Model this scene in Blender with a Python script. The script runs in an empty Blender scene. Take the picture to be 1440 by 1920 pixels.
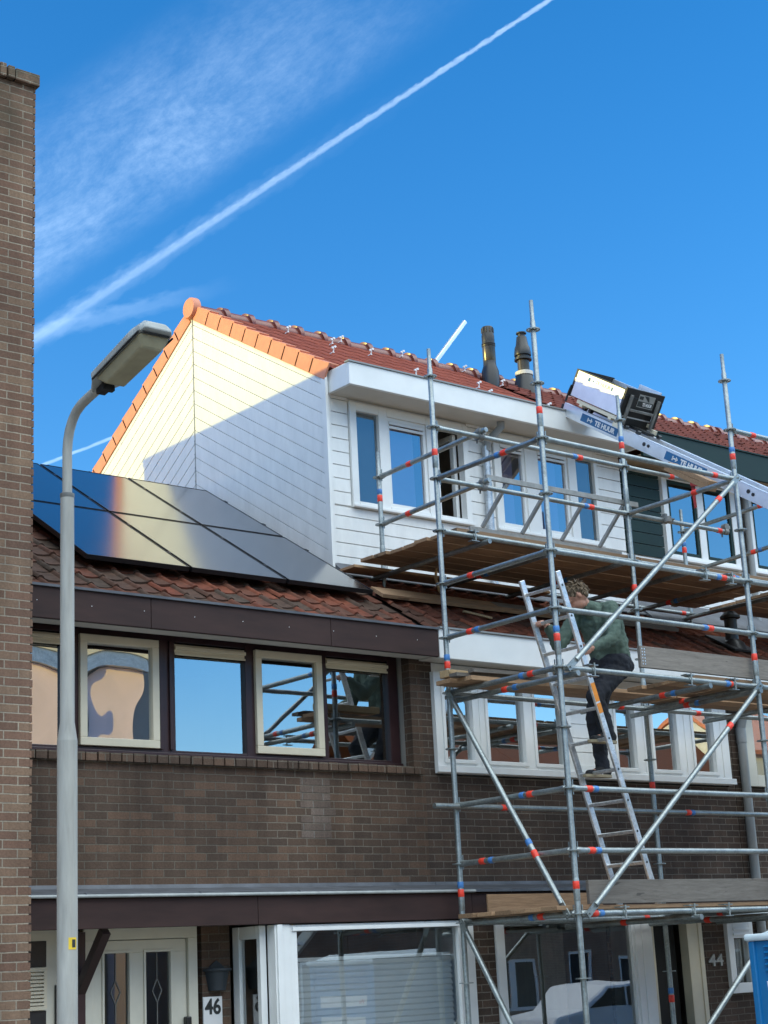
import bpy, bmesh, math, random
from mathutils import Vector, Matrix

random.seed(7)
R = math.radians
C = bpy.context.scene.collection
S = bpy.context.scene
H = 1.9                      # eye height above the street; coordinates below are relative to the eye

# ------------------------------------------------------------------ camera
cam = bpy.data.cameras.new("camera")
cam.sensor_fit = 'HORIZONTAL'
cam.sensor_width = 36.0
cam.lens = 3163.536 / 1440 * 36
cam.clip_end = 2000
co = bpy.data.objects.new("camera", cam)
C.objects.link(co)
r_ = (0.778256, -0.626014, -0.049239)
u_ = (-0.127525, -0.234342, 0.963754)
f_ = (0.614862, 0.743768, 0.262211)
co.matrix_world = Matrix(((r_[0], u_[0], -f_[0], 0), (r_[1], u_[1], -f_[1], 0),
                          (r_[2], u_[2], -f_[2], H), (0, 0, 0, 1)))
S.camera = co

# ------------------------------------------------------------------ sky, sun, exposure
SUN = Vector((-4.65, 2.50, 0.69)).normalized()      # towards the sun
EL = math.asin(SUN.z)
AZ = math.atan2(SUN.x, SUN.y)
S.view_settings.view_transform = 'Standard'
S.view_settings.look = 'None'
S.view_settings.exposure = 0.75
S.view_settings.gamma = 1.0

W = bpy.data.worlds.new("World")
S.world = W
W.use_nodes = True
nt = W.node_tree
nt.nodes.clear()


def N(tree, kind, **kw):
    n = tree.nodes.new(kind)
    for k, v in kw.items():
        if k.startswith('i_'):
            n.inputs[k[2:].replace('_', ' ')].default_value = v
        else:
            setattr(n, k, v)
    return n


def math_node(tree, op, a, b=None, c=None, clamp=False):
    n = tree.nodes.new('ShaderNodeMath')
    n.operation = op
    n.use_clamp = clamp
    for i, v in enumerate((a, b, c)):
        if v is None:
            continue
        if isinstance(v, (int, float)):
            n.inputs[i].default_value = v
        else:
            tree.links.new(v, n.inputs[i])
    return n.outputs[0]


def smooth(tree, v, lo, hi, a=0.0, b=1.0):
    n = tree.nodes.new('ShaderNodeMapRange')
    n.interpolation_type = 'SMOOTHSTEP'
    tree.links.new(v, n.inputs[0])
    for i, x in enumerate((lo, hi, a, b)):
        n.inputs[i + 1].default_value = x
    return n.outputs[0]


def dotv(tree, v, d):
    n = tree.nodes.new('ShaderNodeVectorMath')
    n.operation = 'DOT_PRODUCT'
    tree.links.new(v, n.inputs[0])
    n.inputs[1].default_value = d
    return n.outputs['Value']


sky = N(nt, 'ShaderNodeTexSky', sky_type='NISHITA', sun_disc=False)
sky.sun_elevation = EL
sky.sun_rotation = AZ
sky.air_density = 1.0
sky.dust_density = 0.3
sky.ozone_density = 3.0
hsv = N(nt, 'ShaderNodeHueSaturation')
hsv.inputs['Saturation'].default_value = 1.26
hsv.inputs['Value'].default_value = 1.45
nt.links.new(sky.outputs[0], hsv.inputs['Color'])
tint = N(nt, 'ShaderNodeMix', data_type='RGBA', blend_type='MULTIPLY')
tint.inputs[0].default_value = 1.0
nt.links.new(hsv.outputs[0], tint.inputs[6])
tint.inputs[7].default_value = (1.10, 0.98, 1.12, 1)
tc = N(nt, 'ShaderNodeTexCoord')
DIR = tc.outputs['Generated']


def trail(n, t, width, a0, a1, amount, nscale, taper=False):
    s = dotv(nt, DIR, n)
    a = dotv(nt, DIR, t)
    cm = N(nt, 'ShaderNodeCombineXYZ')
    nt.links.new(math_node(nt, 'MULTIPLY', a, nscale), cm.inputs[0])
    nt.links.new(math_node(nt, 'MULTIPLY', s, nscale * 2.5), cm.inputs[1])
    nz = N(nt, 'ShaderNodeTexNoise')
    nz.inputs['Scale'].default_value = 1.0
    nz.inputs['Detail'].default_value = 5
    nt.links.new(cm.outputs[0], nz.inputs[0])
    wob = math_node(nt, 'MULTIPLY', math_node(nt, 'SUBTRACT', nz.outputs[0], 0.5), width * 1.2)
    sa = math_node(nt, 'ABSOLUTE', math_node(nt, 'ADD', s, wob))
    if taper:
        sa = math_node(nt, 'DIVIDE', sa, math_node(nt, 'MULTIPLY_ADD', a, -2.9, 1.9))
    m = smooth(nt, sa, width * 0.25, width, 1, 0)
    if taper:
        m = math_node(nt, 'MULTIPLY', m, math_node(nt, 'MULTIPLY_ADD', a, 2.4, 0.34))
    m = math_node(nt, 'MULTIPLY', m, smooth(nt, a, a0[0], a0[1]))
    m = math_node(nt, 'MULTIPLY', m, smooth(nt, a, a1[0], a1[1], 1, 0))
    k = math_node(nt, 'MULTIPLY_ADD', nz.outputs[0], 0.9, 0.5)
    return math_node(nt, 'MULTIPLY', m, math_node(nt, 'MULTIPLY', k, amount)), s, a


N1 = (0.644366, 0.000122, -0.764717)
T1 = (0.632841, -0.561478, 0.533155)
m1, s1, a1 = trail(N1, T1, 0.0019, (-0.35, -0.3), (0.6, 0.9), 0.165, 190, True)
m1b, _, _ = trail(N1, T1, 0.0085, (-0.35, -0.3), (0.0, 0.30), 0.050, 90)
m2, _, _ = trail((0.400497, 0.187763, -0.896854), (0.802252, -0.544754, 0.244204), 0.0065, (-0.3, -0.2), (0.03, 0.11), 0.055, 90)
m3, _, _ = trail((0.461331, 0.063901, -0.884924), (0.767010, -0.530048, 0.361585), 0.0012, (-0.3, -0.2), (0.05, 0.08), 0.17, 90)
# thin cirrus above the trail
cm = N(nt, 'ShaderNodeCombineXYZ')
nt.links.new(math_node(nt, 'MULTIPLY', a1, 7.0), cm.inputs[0])
nt.links.new(math_node(nt, 'MULTIPLY', s1, 15.0), cm.inputs[1])
nz = N(nt, 'ShaderNodeTexNoise')
nz.inputs['Scale'].default_value = 1.6
nz.inputs['Detail'].default_value = 12
nz.inputs['Roughness'].default_value = 0.70
nz.inputs['Distortion'].default_value = 0.5
nt.links.new(cm.outputs[0], nz.inputs[0])
cm2 = N(nt, 'ShaderNodeCombineXYZ')
nt.links.new(math_node(nt, 'MULTIPLY', a1, 60.0), cm2.inputs[0])
nt.links.new(math_node(nt, 'MULTIPLY', s1, 110.0), cm2.inputs[1])
nz2 = N(nt, 'ShaderNodeTexNoise')
nz2.inputs['Scale'].default_value = 1.6
nz2.inputs['Detail'].default_value = 6
nz2.inputs['Roughness'].default_value = 0.7
nt.links.new(cm2.outputs[0], nz2.inputs[0])
cir = smooth(nt, nz.outputs[0], 0.18, 0.80)
cir = math_node(nt, 'MULTIPLY', cir, math_node(nt, 'MULTIPLY_ADD', nz2.outputs[0], 2.0, 0.0))
cir = math_node(nt, 'MULTIPLY', cir, smooth(nt, s1, -0.012, -0.040))
cir = math_node(nt, 'MULTIPLY', cir, smooth(nt, s1, -0.120, -0.060))
cir = math_node(nt, 'MULTIPLY', cir, smooth(nt, a1, 0.36, 0.08))
cir = math_node(nt, 'MULTIPLY', cir, 0.135)
tot = math_node(nt, 'ADD', math_node(nt, 'ADD', m1, m1b), math_node(nt, 'ADD', math_node(nt, 'ADD', m2, m3), cir), clamp=True)
mixc = N(nt, 'ShaderNodeMix', data_type='RGBA')
nt.links.new(tot, mixc.inputs[0])
nt.links.new(tint.outputs[2], mixc.inputs[6])
mixc.inputs[7].default_value = (8.4, 10.4, 12.0, 1)
# brightening added to the upper sky behind the viewer, to lift the shaded fronts
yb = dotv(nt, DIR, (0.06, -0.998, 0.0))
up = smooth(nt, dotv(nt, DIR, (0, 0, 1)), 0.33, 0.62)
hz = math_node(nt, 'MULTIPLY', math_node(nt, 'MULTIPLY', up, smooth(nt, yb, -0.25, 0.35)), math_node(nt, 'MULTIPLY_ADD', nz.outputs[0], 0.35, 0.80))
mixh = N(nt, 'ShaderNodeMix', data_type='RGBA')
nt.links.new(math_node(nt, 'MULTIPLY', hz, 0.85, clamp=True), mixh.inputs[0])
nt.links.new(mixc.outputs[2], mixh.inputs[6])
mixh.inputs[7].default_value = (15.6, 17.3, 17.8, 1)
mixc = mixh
bg = N(nt, 'ShaderNodeBackground')
bg.inputs[1].default_value = 0.15
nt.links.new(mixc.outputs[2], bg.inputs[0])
wo = N(nt, 'ShaderNodeOutputWorld')
nt.links.new(bg.outputs[0], wo.inputs[0])

sl = bpy.data.lights.new("sun", 'SUN')
sl.energy = 2.15
sl.angle = R(0.5)
sl.color = (1.0, 0.83, 0.19)
so = bpy.data.objects.new("sun", sl)
C.objects.link(so)
so.rotation_euler = (-SUN).to_track_quat('-Z', 'Y').to_euler()
so.location = (0, 0, 30)


# ------------------------------------------------------------------ materials
def new_mat(name):
    m = bpy.data.materials.new(name)
    m.use_nodes = True
    t = m.node_tree
    b = t.nodes['Principled BSDF']
    return m, t, b


def objvec(t):
    return N(t, 'ShaderNodeTexCoord').outputs['Object']


def ramp2(t, fac, c0, c1, p0=0.0, p1=1.0):
    n = N(t, 'ShaderNodeValToRGB')
    n.color_ramp.elements[0].position = p0
    n.color_ramp.elements[1].position = p1
    n.color_ramp.elements[0].color = (*c0, 1)
    n.color_ramp.elements[1].color = (*c1, 1)
    t.links.new(fac, n.inputs[0])
    return n.outputs[0]


def noise(t, vec, scale, detail=4, rough=0.55, dist=0.0):
    n = N(t, 'ShaderNodeTexNoise')
    n.inputs['Scale'].default_value = scale
    n.inputs['Detail'].default_value = detail
    n.inputs['Roughness'].default_value = rough
    n.inputs['Distortion'].default_value = dist
    t.links.new(vec, n.inputs[0])
    return n.outputs[0]


def scaled(t, vec, sc):
    n = N(t, 'ShaderNodeMapping')
    n.inputs['Scale'].default_value = sc
    t.links.new(vec, n.inputs[0])
    return n.outputs[0]


def mixrgb(t, fac, a, b, mode='MIX'):
    n = N(t, 'ShaderNodeMix', data_type='RGBA', blend_type=mode)
    for i, v in ((0, fac), (6, a), (7, b)):
        if isinstance(v, (int, float)):
            n.inputs[i].default_value = v
        elif isinstance(v, tuple):
            n.inputs[i].default_value = (*v, 1)
        else:
            t.links.new(v, n.inputs[i])
    return n.outputs[2]


def bump(t, b, h, strength, dist):
    n = N(t, 'ShaderNodeBump')
    n.inputs['Strength'].default_value = strength
    n.inputs['Distance'].default_value = dist
    t.links.new(h, n.inputs['Height'])
    t.links.new(n.outputs[0], b.inputs['Normal'])


def plain(name, col, rough=0.5, metal=0.0, var=0.12, scale=6.0, bmp=0.0, spec=0.5, streak=None):
    m, t, b = new_mat(name)
    v = objvec(t)
    if streak:
        v = scaled(t, v, streak)
    f = noise(t, v, scale, 6, 0.6)
    lo = tuple(max(0, c * (1 - var * 1.6)) for c in col)
    hi = tuple(min(1, c * (1 + var)) for c in col)
    t.links.new(ramp2(t, f, lo, hi, 0.3, 0.7), b.inputs['Base Color'])
    rr = N(t, 'ShaderNodeMapRange')
    t.links.new(f, rr.inputs[0])
    rr.inputs[3].default_value = max(0.02, rough - 0.08)
    rr.inputs[4].default_value = min(1, rough + 0.08)
    t.links.new(rr.outputs[0], b.inputs['Roughness'])
    b.inputs['Metallic'].default_value = metal
    b.inputs['Specular IOR Level'].default_value = spec
    if bmp:
        bump(t, b, noise(t, v, scale * 8, 4), 0.4, bmp)
    return m


def brick_mat(name, c1, c2, c3, mortar, row, width=0.22, joint=0.0055, moss=False, zoff=0.0, mdark=0.8):
    m, t, b = new_mat(name)
    v = objvec(t)
    sp = N(t, 'ShaderNodeSeparateXYZ')
    t.links.new(v, sp.inputs[0])
    wob = noise(t, v, 9, 3)
    cmb = N(t, 'ShaderNodeCombineXYZ')
    t.links.new(math_node(t, 'ADD', sp.outputs[0], sp.outputs[1]), cmb.inputs[0])
    zz = math_node(t, 'ADD', math_node(t, 'ADD', sp.outputs[2], zoff),
                   math_node(t, 'MULTIPLY', math_node(t, 'SUBTRACT', wob, 0.5), 0.008))
    t.links.new(zz, cmb.inputs[1])
    br = N(t, 'ShaderNodeTexBrick')
    br.inputs['Scale'].default_value = 1.0
    br.inputs['Brick Width'].default_value = width
    br.inputs['Row Height'].default_value = row
    br.inputs['Mortar Size'].default_value = joint
    br.inputs['Mortar Smooth'].default_value = 0.25
    br.inputs['Bias'].default_value = 0.0
    br.inputs['Color1'].default_value = (*c1, 1)
    br.inputs['Color2'].default_value = (*c2, 1)
    pn = smooth(t, noise(t, v, 0.55, 4, 0.6), 0.42, 0.62)
    t.links.new(mixrgb(t, pn, tuple(c * mdark for c in mortar), mortar), br.inputs['Mortar'])
    t.links.new(cmb.outputs[0], br.inputs[0])
    # third brick tone, per-brick via a cell noise snapped to the bond
    sep = N(t, 'ShaderNodeTexBrick')
    sep.inputs['Scale'].default_value = 1.0
    sep.inputs['Brick Width'].default_value = width
    sep.inputs['Row Height'].default_value = row
    sep.inputs['Mortar Size'].default_value = 0.0
    sep.inputs['Color1'].default_value = (0, 0, 0, 1)
    sep.inputs['Color2'].default_value = (1, 1, 1, 1)
    sep.inputs['Bias'].default_value = 0.0
    off = scaled(t, cmb.outputs[0], (1, 1, 1))
    off.node.inputs['Location'].default_value = (width * 16, row * 34, 0)
    t.links.new(off, sep.inputs[0])
    third = smooth(t, sep.outputs[0], 0.55, 0.9)
    third = math_node(t, 'MULTIPLY', third, math_node(t, 'SUBTRACT', 1.0, br.outputs['Fac'], clamp=True))
    col = mixrgb(t, third, br.outputs[0], c3)
    big = noise(t, v, 0.9, 5, 0.6)
    col = mixrgb(t, 1.0, col, ramp2(t, big, (0.72, 0.72, 0.74), (1.2, 1.17, 1.12), 0.3, 0.72), 'MULTIPLY')
    run = noise(t, scaled(t, v, (5, 5, 0.6)), 1.0, 5, 0.65)
    col = mixrgb(t, 1.0, col, ramp2(t, run, (0.74, 0.73, 0.72), (1.16, 1.16, 1.15), 0.3, 0.7), 'MULTIPLY')
    fine = noise(t, v, 60, 5, 0.7)
    col = mixrgb(t, 1.0, col, ramp2(t, fine, (0.7, 0.7, 0.7), (1.3, 1.3, 1.3), 0.25, 0.75), 'MULTIPLY')
    if moss:
        ms = math_node(t, 'MULTIPLY', smooth(t, sp.outputs[2], 7.3, 8.7),
                       smooth(t, noise(t, v, 3.5, 6, 0.7), 0.35, 0.7), clamp=True)
        col = mixrgb(t, math_node(t, 'MULTIPLY', ms, 0.75), col, (0.060, 0.055, 0.035))
    t.links.new(col, b.inputs['Base Color'])
    b.inputs['Roughness'].default_value = 0.9
    b.inputs['Specular IOR Level'].default_value = 0.25
    hgt = math_node(t, 'MULTIPLY_ADD', fine, 0.25, math_node(t, 'SUBTRACT', 1.0, br.outputs['Fac']))
    bump(t, b, hgt, 0.8, 0.013)
    return m


def tile_mat(name, cols, rough=0.7, dirt=0.5):
    m, t, b = new_mat(name)
    v = objvec(t)
    at = N(t, 'ShaderNodeAttribute', attribute_name='tone')
    rp = N(t, 'ShaderNodeValToRGB')
    el = rp.color_ramp.elements
    while len(el) < len(cols):
        el.new(0.5)
    for i, c in enumerate(cols):
        el[i].position = i / (len(cols) - 1)
        el[i].color = (*c, 1)
    t.links.new(at.outputs['Fac'], rp.inputs[0])
    n1 = noise(t, v, 14, 6, 0.7)
    col = mixrgb(t, 1.0, rp.outputs[0], ramp2(t, n1, (0.55, 0.55, 0.55), (1.3, 1.25, 1.2), 0.25, 0.75), 'MULTIPLY')
    n2 = smooth(t, noise(t, v, 5, 6, 0.7), 0.48, 0.72)
    col = mixrgb(t, math_node(t, 'MULTIPLY', n2, dirt), col, (0.055, 0.045, 0.038))
    t.links.new(col, b.inputs['Base Color'])
    b.inputs['Roughness'].default_value = rough
    b.inputs['Specular IOR Level'].default_value = 0.22
    bump(t, b, noise(t, v, 70, 4), 0.3, 0.004)
    return m


def steel_mat(name, col, rough=0.4):
    m, t, b = new_mat(name)
    v = objvec(t)
    vo = N(t, 'ShaderNodeTexVoronoi')
    vo.inputs['Scale'].default_value = 70
    t.links.new(v, vo.inputs[0])
    n1 = noise(t, v, 7, 6, 0.65)
    f = math_node(t, 'ADD', math_node(t, 'MULTIPLY', vo.outputs['Color'], 0.25), math_node(t, 'MULTIPLY', n1, 0.85))
    t.links.new(ramp2(t, f, tuple(c * 0.6 for c in col), tuple(min(1, c * 1.25) for c in col), 0.3, 0.8), b.inputs['Base Color'])
    rr = N(t, 'ShaderNodeMapRange')
    t.links.new(n1, rr.inputs[0])
    rr.inputs[3].default_value = rough - 0.12
    rr.inputs[4].default_value = rough + 0.2
    t.links.new(rr.outputs[0], b.inputs['Roughness'])
    b.inputs['Metallic'].default_value = 0.8
    return m


def wood_mat(name, c0, c1, axis=(1.2, 14, 14)):
    m, t, b = new_mat(name)
    v = objvec(t)
    at = N(t, 'ShaderNodeAttribute', attribute_name='tone')
    n1 = noise(t, scaled(t, v, axis), 4, 8, 0.7, 0.6)
    col = ramp2(t, n1, c0, c1, 0.3, 0.72)
    tv = math_node(t, 'MULTIPLY_ADD', at.outputs['Fac'], 0.7, 0.65)
    cx = N(t, 'ShaderNodeCombineXYZ')
    for i in range(3):
        t.links.new(tv, cx.inputs[i])
    col = mixrgb(t, 1.0, col, cx.outputs[0], 'MULTIPLY')
    kn = smooth(t, noise(t, scaled(t, v, (3, 9, 9)), 1.5, 2), 0.68, 0.74)
    col = mixrgb(t, math_node(t, 'MULTIPLY', kn, 0.7), col, tuple(c * 0.35 for c in c0))
    t.links.new(col, b.inputs['Base Color'])
    b.inputs['Roughness'].default_value = 0.8
    bump(t, b, n1, 0.35, 0.004)
    return m


def glass_mat(name, refl, tint, wave=0.0, wscale=2.0, rough=0.0):
    m = bpy.data.materials.new(name)
    m.use_nodes = True
    t = m.node_tree
    t.nodes.clear()
    out = N(t, 'ShaderNodeOutputMaterial')
    mx = N(t, 'ShaderNodeMixShader')
    tr = N(t, 'ShaderNodeBsdfTransparent')
    tr.inputs[0].default_value = (*tint, 1)
    gl = N(t, 'ShaderNodeBsdfGlossy')
    gl.inputs[0].default_value = (0.97, 0.99, 1, 1)
    gl.inputs['Roughness'].default_value = rough
    fr = N(t, 'ShaderNodeFresnel')
    fr.inputs[0].default_value = 1.5
    fac = math_node(t, 'MULTIPLY_ADD', fr.outputs[0], 1.2, refl, clamp=True)
    if wave:
        v = objvec(t)
        bp = N(t, 'ShaderNodeBump')
        bp.inputs['Strength'].default_value = 1.0
        bp.inputs['Distance'].default_value = wave
        t.links.new(noise(t, v, wscale, 1, 0.4), bp.inputs['Height'])
        t.links.new(bp.outputs[0], gl.inputs['Normal'])
    t.links.new(fac, mx.inputs[0])
    t.links.new(tr.outputs[0], mx.inputs[1])
    t.links.new(gl.outputs[0], mx.inputs[2])
    t.links.new(mx.outputs[0], out.inputs[0])
    return m


M = {}
M['brick_dark'] = brick_mat('dark brown brick', (0.112, 0.073, 0.053), (0.082, 0.057, 0.044), (0.140, 0.088, 0.062), (0.195, 0.165, 0.132), 0.0645, 0.205, mdark=0.72)
M['brick_44'] = brick_mat('dark brick with pale pointing', (0.088, 0.061, 0.048), (0.070, 0.051, 0.041), (0.104, 0.070, 0.053), (0.205, 0.176, 0.146), 0.0645, 0.205)
M['brick_left'] = brick_mat('red brown brick', (0.185, 0.108, 0.077), (0.140, 0.084, 0.061), (0.21, 0.138, 0.095), (0.36, 0.305, 0.24), 0.0611, moss=True)
M['brick_patch'] = brick_mat('pale replaced brick', (0.155, 0.115, 0.095), (0.12, 0.09, 0.075), (0.17, 0.13, 0.11), (0.20, 0.18, 0.16), 0.0645)
M['brick_far'] = brick_mat('orange brick', (0.30, 0.18, 0.125), (0.25, 0.15, 0.105), (0.34, 0.21, 0.15), (0.42, 0.37, 0.30), 0.0645)
M['tile_low'] = tile_mat('old red pantile', [(0.070, 0.052, 0.040), (0.110, 0.050, 0.034), (0.165, 0.052, 0.031), (0.205, 0.070, 0.040)], 0.9, 0.5)
M['tile_up'] = tile_mat('new red tile', [(0.225, 0.050, 0.027), (0.245, 0.056, 0.030), (0.265, 0.062, 0.033)], 0.85, 0.10)
M['tile_green'] = tile_mat('mid red tile', [(0.150, 0.044, 0.030), (0.175, 0.050, 0.034), (0.20, 0.056, 0.037)], 0.6, 0.3)
M['ridge'] = plain('glazed ridge tile', (0.19, 0.052, 0.036), 0.28, 0, 0.15, 9)
M['verge'] = plain('orange verge tile', (0.68, 0.255, 0.145), 0.55, 0, 0.10, 9, 0.001)
M['clad'] = plain('white cladding board', (0.78, 0.79, 0.78), 0.42, 0, 0.05, 3, 0.0015, streak=(3, 3, 1.0))
M['white'] = plain('white painted frame', (0.78, 0.79, 0.78), 0.35, 0, 0.04, 3)
M['cream'] = plain('cream painted wood', (0.70, 0.63, 0.48), 0.42, 0, 0.06, 3)
M['cream2'] = plain('ivory door paint', (0.64, 0.61, 0.51), 0.40, 0, 0.05, 3)
M['soffit'] = plain('grey white soffit', (0.62, 0.59, 0.53), 0.6, 0, 0.05, 2)
M['soffit_wood'] = plain('bare timber soffit', (0.42, 0.32, 0.21), 0.7, 0, 0.2, 5, streak=(1, 12, 12))
M['maroon'] = plain('dark maroon fascia paint', (0.043, 0.022, 0.019), 0.65, 0, 0.2, 3, spec=0.3, streak=(0.6, 3, 3))
M['maroon_frame'] = plain('dark maroon window paint', (0.040, 0.018, 0.020), 0.35, 0, 0.15, 4)
M['dark_green'] = plain('dark green paint', (0.007, 0.026, 0.023), 0.55, 0, 0.15, 3, spec=0.3)
M['lead'] = plain('lead flashing', (0.10, 0.108, 0.125), 0.55, 0.1, 0.25, 5)
M['zinc'] = steel_mat('zinc pipe', (0.52, 0.56, 0.60), 0.42)
M['pipe_grey'] = plain('grey plastic pipe', (0.26, 0.27, 0.27), 0.4, 0, 0.08, 4)
M['steel'] = steel_mat('galvanised steel', (0.33, 0.362, 0.358), 0.42)
M['alu'] = steel_mat('aluminium', (0.80, 0.81, 0.80), 0.38)
M['alu_sheet'] = plain('aluminium sheet', (0.78, 0.80, 0.82), 0.38, 0.75, 0.06, 5)
M['red'] = plain('red tape', (0.85, 0.055, 0.028), 0.45, 0, 0.15, 30)
M['blue'] = plain('blue tape', (0.06, 0.21, 0.52), 0.45, 0, 0.15, 30)
M['plank'] = wood_mat('scaffold plank', (0.225, 0.13, 0.07), (0.42, 0.265, 0.15))
M['plank_grey'] = wood_mat('weathered board', (0.115, 0.100, 0.085), (0.215, 0.190, 0.165))
M['wood_fresh'] = wood_mat('fresh timber', (0.42, 0.28, 0.14), (0.62, 0.45, 0.26), (8, 8, 8))
M['black'] = plain('black plastic', (0.018, 0.018, 0.018), 0.38, 0, 0.2, 8)
M['rubber'] = plain('matt black', (0.012, 0.012, 0.013), 0.75, 0, 0.2, 8)
M['flue_brown'] = plain('weathered flue tube', (0.085, 0.070, 0.048), 0.22, 0.3, 0.2, 8)
M['interior'] = plain('interior plaster', (0.32, 0.30, 0.27), 0.9, 0, 0.05, 2)
M['interior_dark'] = plain('dark room', (0.03, 0.03, 0.03), 0.9, 0, 0.1, 2)
M['blind'] = plain('pleated blind', (0.93, 0.94, 0.94), 0.8, 0, 0.03, 3)
M['grey_blind'] = plain('grey roller blind', (0.20, 0.26, 0.29), 0.85, 0, 0.04, 3)
M['curtain'] = plain('cream curtain', (0.60, 0.50, 0.36), 0.9, 0, 0.12, 4)
M['glass'] = glass_mat('window glass', 0.36, (0.78, 0.84, 0.84), 0.0012, 1.7)
M['glass_wavy'] = glass_mat('old wavy window glass', 0.62, (0.60, 0.64, 0.64), 0.016, 1.0)
M['glass_dormer'] = glass_mat('coated window glass', 0.27, (0.72, 0.72, 0.80), 0.0010, 1.5)
M['glass_obscure'] = glass_mat('obscure window glass', 0.10, (0.75, 0.80, 0.84), 0.0010, 1.5)
M['glass_first'] = glass_mat('bright first floor glass', 0.46, (0.70, 0.76, 0.78), 0.0013, 1.7)
M['side_alu'] = plain('dull aluminium', (0.27, 0.27, 0.26), 0.6, 0.1, 0.15, 12)
M['stucco_far'] = plain('pinkish cream stucco', (0.88, 0.66, 0.62), 0.8, 0, 0.05, 2)
M['sheer'] = plain('lavender sheer', (0.36, 0.34, 0.50), 0.9, 0, 0.05, 2)
M['sheer_grey'] = plain('grey sheer', (0.20, 0.20, 0.175), 0.9, 0, 0.15, 2, streak=(4, 4, 0.5))
M['glass_low'] = glass_mat('ground floor glass', 0.20, (0.92, 0.95, 0.94), 0.0014, 1.3)
M['lamp_grey'] = plain('grey lamp paint', (0.355, 0.348, 0.318), 0.55, 0, 0.13, 4, streak=(6, 6, 0.8))
M['lamp_head'] = plain('weathered lamp housing', (0.36, 0.38, 0.37), 0.5, 0, 0.15, 9)
M['lamp_arm'] = plain('stained arm tube', (0.20, 0.20, 0.19), 0.5, 0, 0.3, 9)
M['lamp_bowl'] = plain('yellowed lamp bowl', (0.36, 0.33, 0.22), 0.22, 0, 0.10, 9)
M['yellow'] = plain('yellow sticker', (0.80, 0.55, 0.04), 0.5, 0, 0.05, 9)
M['orange'] = plain('orange sticker', (0.85, 0.30, 0.04), 0.5, 0, 0.08, 20)
M['toilet_blue'] = plain('blue cabin plastic', (0.008, 0.17, 0.42), 0.35, 0, 0.06, 3)
M['toilet_white'] = plain('pale cabin roof', (0.66, 0.75, 0.78), 0.4, 0, 0.04, 3)
M['sticker'] = plain('white sticker', (0.80, 0.80, 0.80), 0.4, 0, 0.02, 4)
M['label_blue'] = plain('blue label', (0.02, 0.13, 0.30), 0.4, 0, 0.08, 12)
M['ink'] = plain('dark print', (0.03, 0.035, 0.035), 0.5, 0, 0.1, 9)
M['ink_red'] = plain('red print', (0.5, 0.06, 0.05), 0.5, 0, 0.1, 9)
M['digit'] = plain('grey metal digit', (0.36, 0.36, 0.34), 0.4, 0.2, 0.1, 20)
M['lead_came'] = plain('lead strip', (0.16, 0.16, 0.15), 0.5, 0.3, 0.1, 20)
M['planter'] = plain('blue grey planter', (0.035, 0.045, 0.055), 0.5, 0, 0.15, 8)
M['panel'] = None
M['panel_frame'] = plain('black panel frame', (0.012, 0.012, 0.014), 0.35, 0.2, 0.1, 8)
M['strap'] = plain('red strap', (0.30, 0.02, 0.025), 0.8, 0, 0.15, 20)
M['asphalt'] = plain('asphalt', (0.05, 0.05, 0.052), 0.9, 0, 0.25, 20, 0.004)
M['paving'] = plain('paving', (0.26, 0.24, 0.22), 0.9, 0, 0.15, 6, 0.003)
M['kerb'] = plain('kerb stone', (0.35, 0.34, 0.32), 0.85, 0, 0.1, 6)
M['soil'] = plain('ground', (0.12, 0.12, 0.09), 0.95, 0, 0.2, 1.5)
M['skin'] = plain('skin', (0.46, 0.235, 0.165), 0.55, 0, 0.10, 14)
M['hair'] = plain('brown blond hair', (0.165, 0.115, 0.068), 0.6, 0, 0.5, 40, 0.006, streak=(1, 1, 0.4))
M['sweater'] = plain('green sweatshirt', (0.088, 0.130, 0.103), 0.95, 0, 0.14, 7, 0.004)
M['sweater_print'] = plain('faded yellow print', (0.20, 0.19, 0.08), 0.9, 0, 0.3, 12)
M['trousers'] = plain('dark blue work trousers', (0.016, 0.018, 0.026), 0.85, 0, 0.3, 9, 0.004)
M['sole'] = plain('tan sole', (0.33, 0.27, 0.17), 0.7, 0, 0.1, 9)

# solar panel: black glass with a soft reflection, faint cell grid
m, t, b = new_mat('solar glass')
v = objvec(t)
b.inputs['Base Color'].default_value = (0.010, 0.011, 0.014, 1)
b.inputs['Roughness'].default_value = 0.13
b.inputs['Specular IOR Level'].default_value = 0.6
b.inputs['Coat Weight'].default_value = 0.8
b.inputs['Coat Roughness'].default_value = 0.16
n1 = noise(t, v, 2.2, 5)
rr = N(t, 'ShaderNodeMapRange')
t.links.new(n1, rr.inputs[0])
rr.inputs[3].default_value = 0.12
rr.inputs[4].default_value = 0.21
t.links.new(rr.outputs[0], b.inputs['Roughness'])
M['panel'] = m


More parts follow.
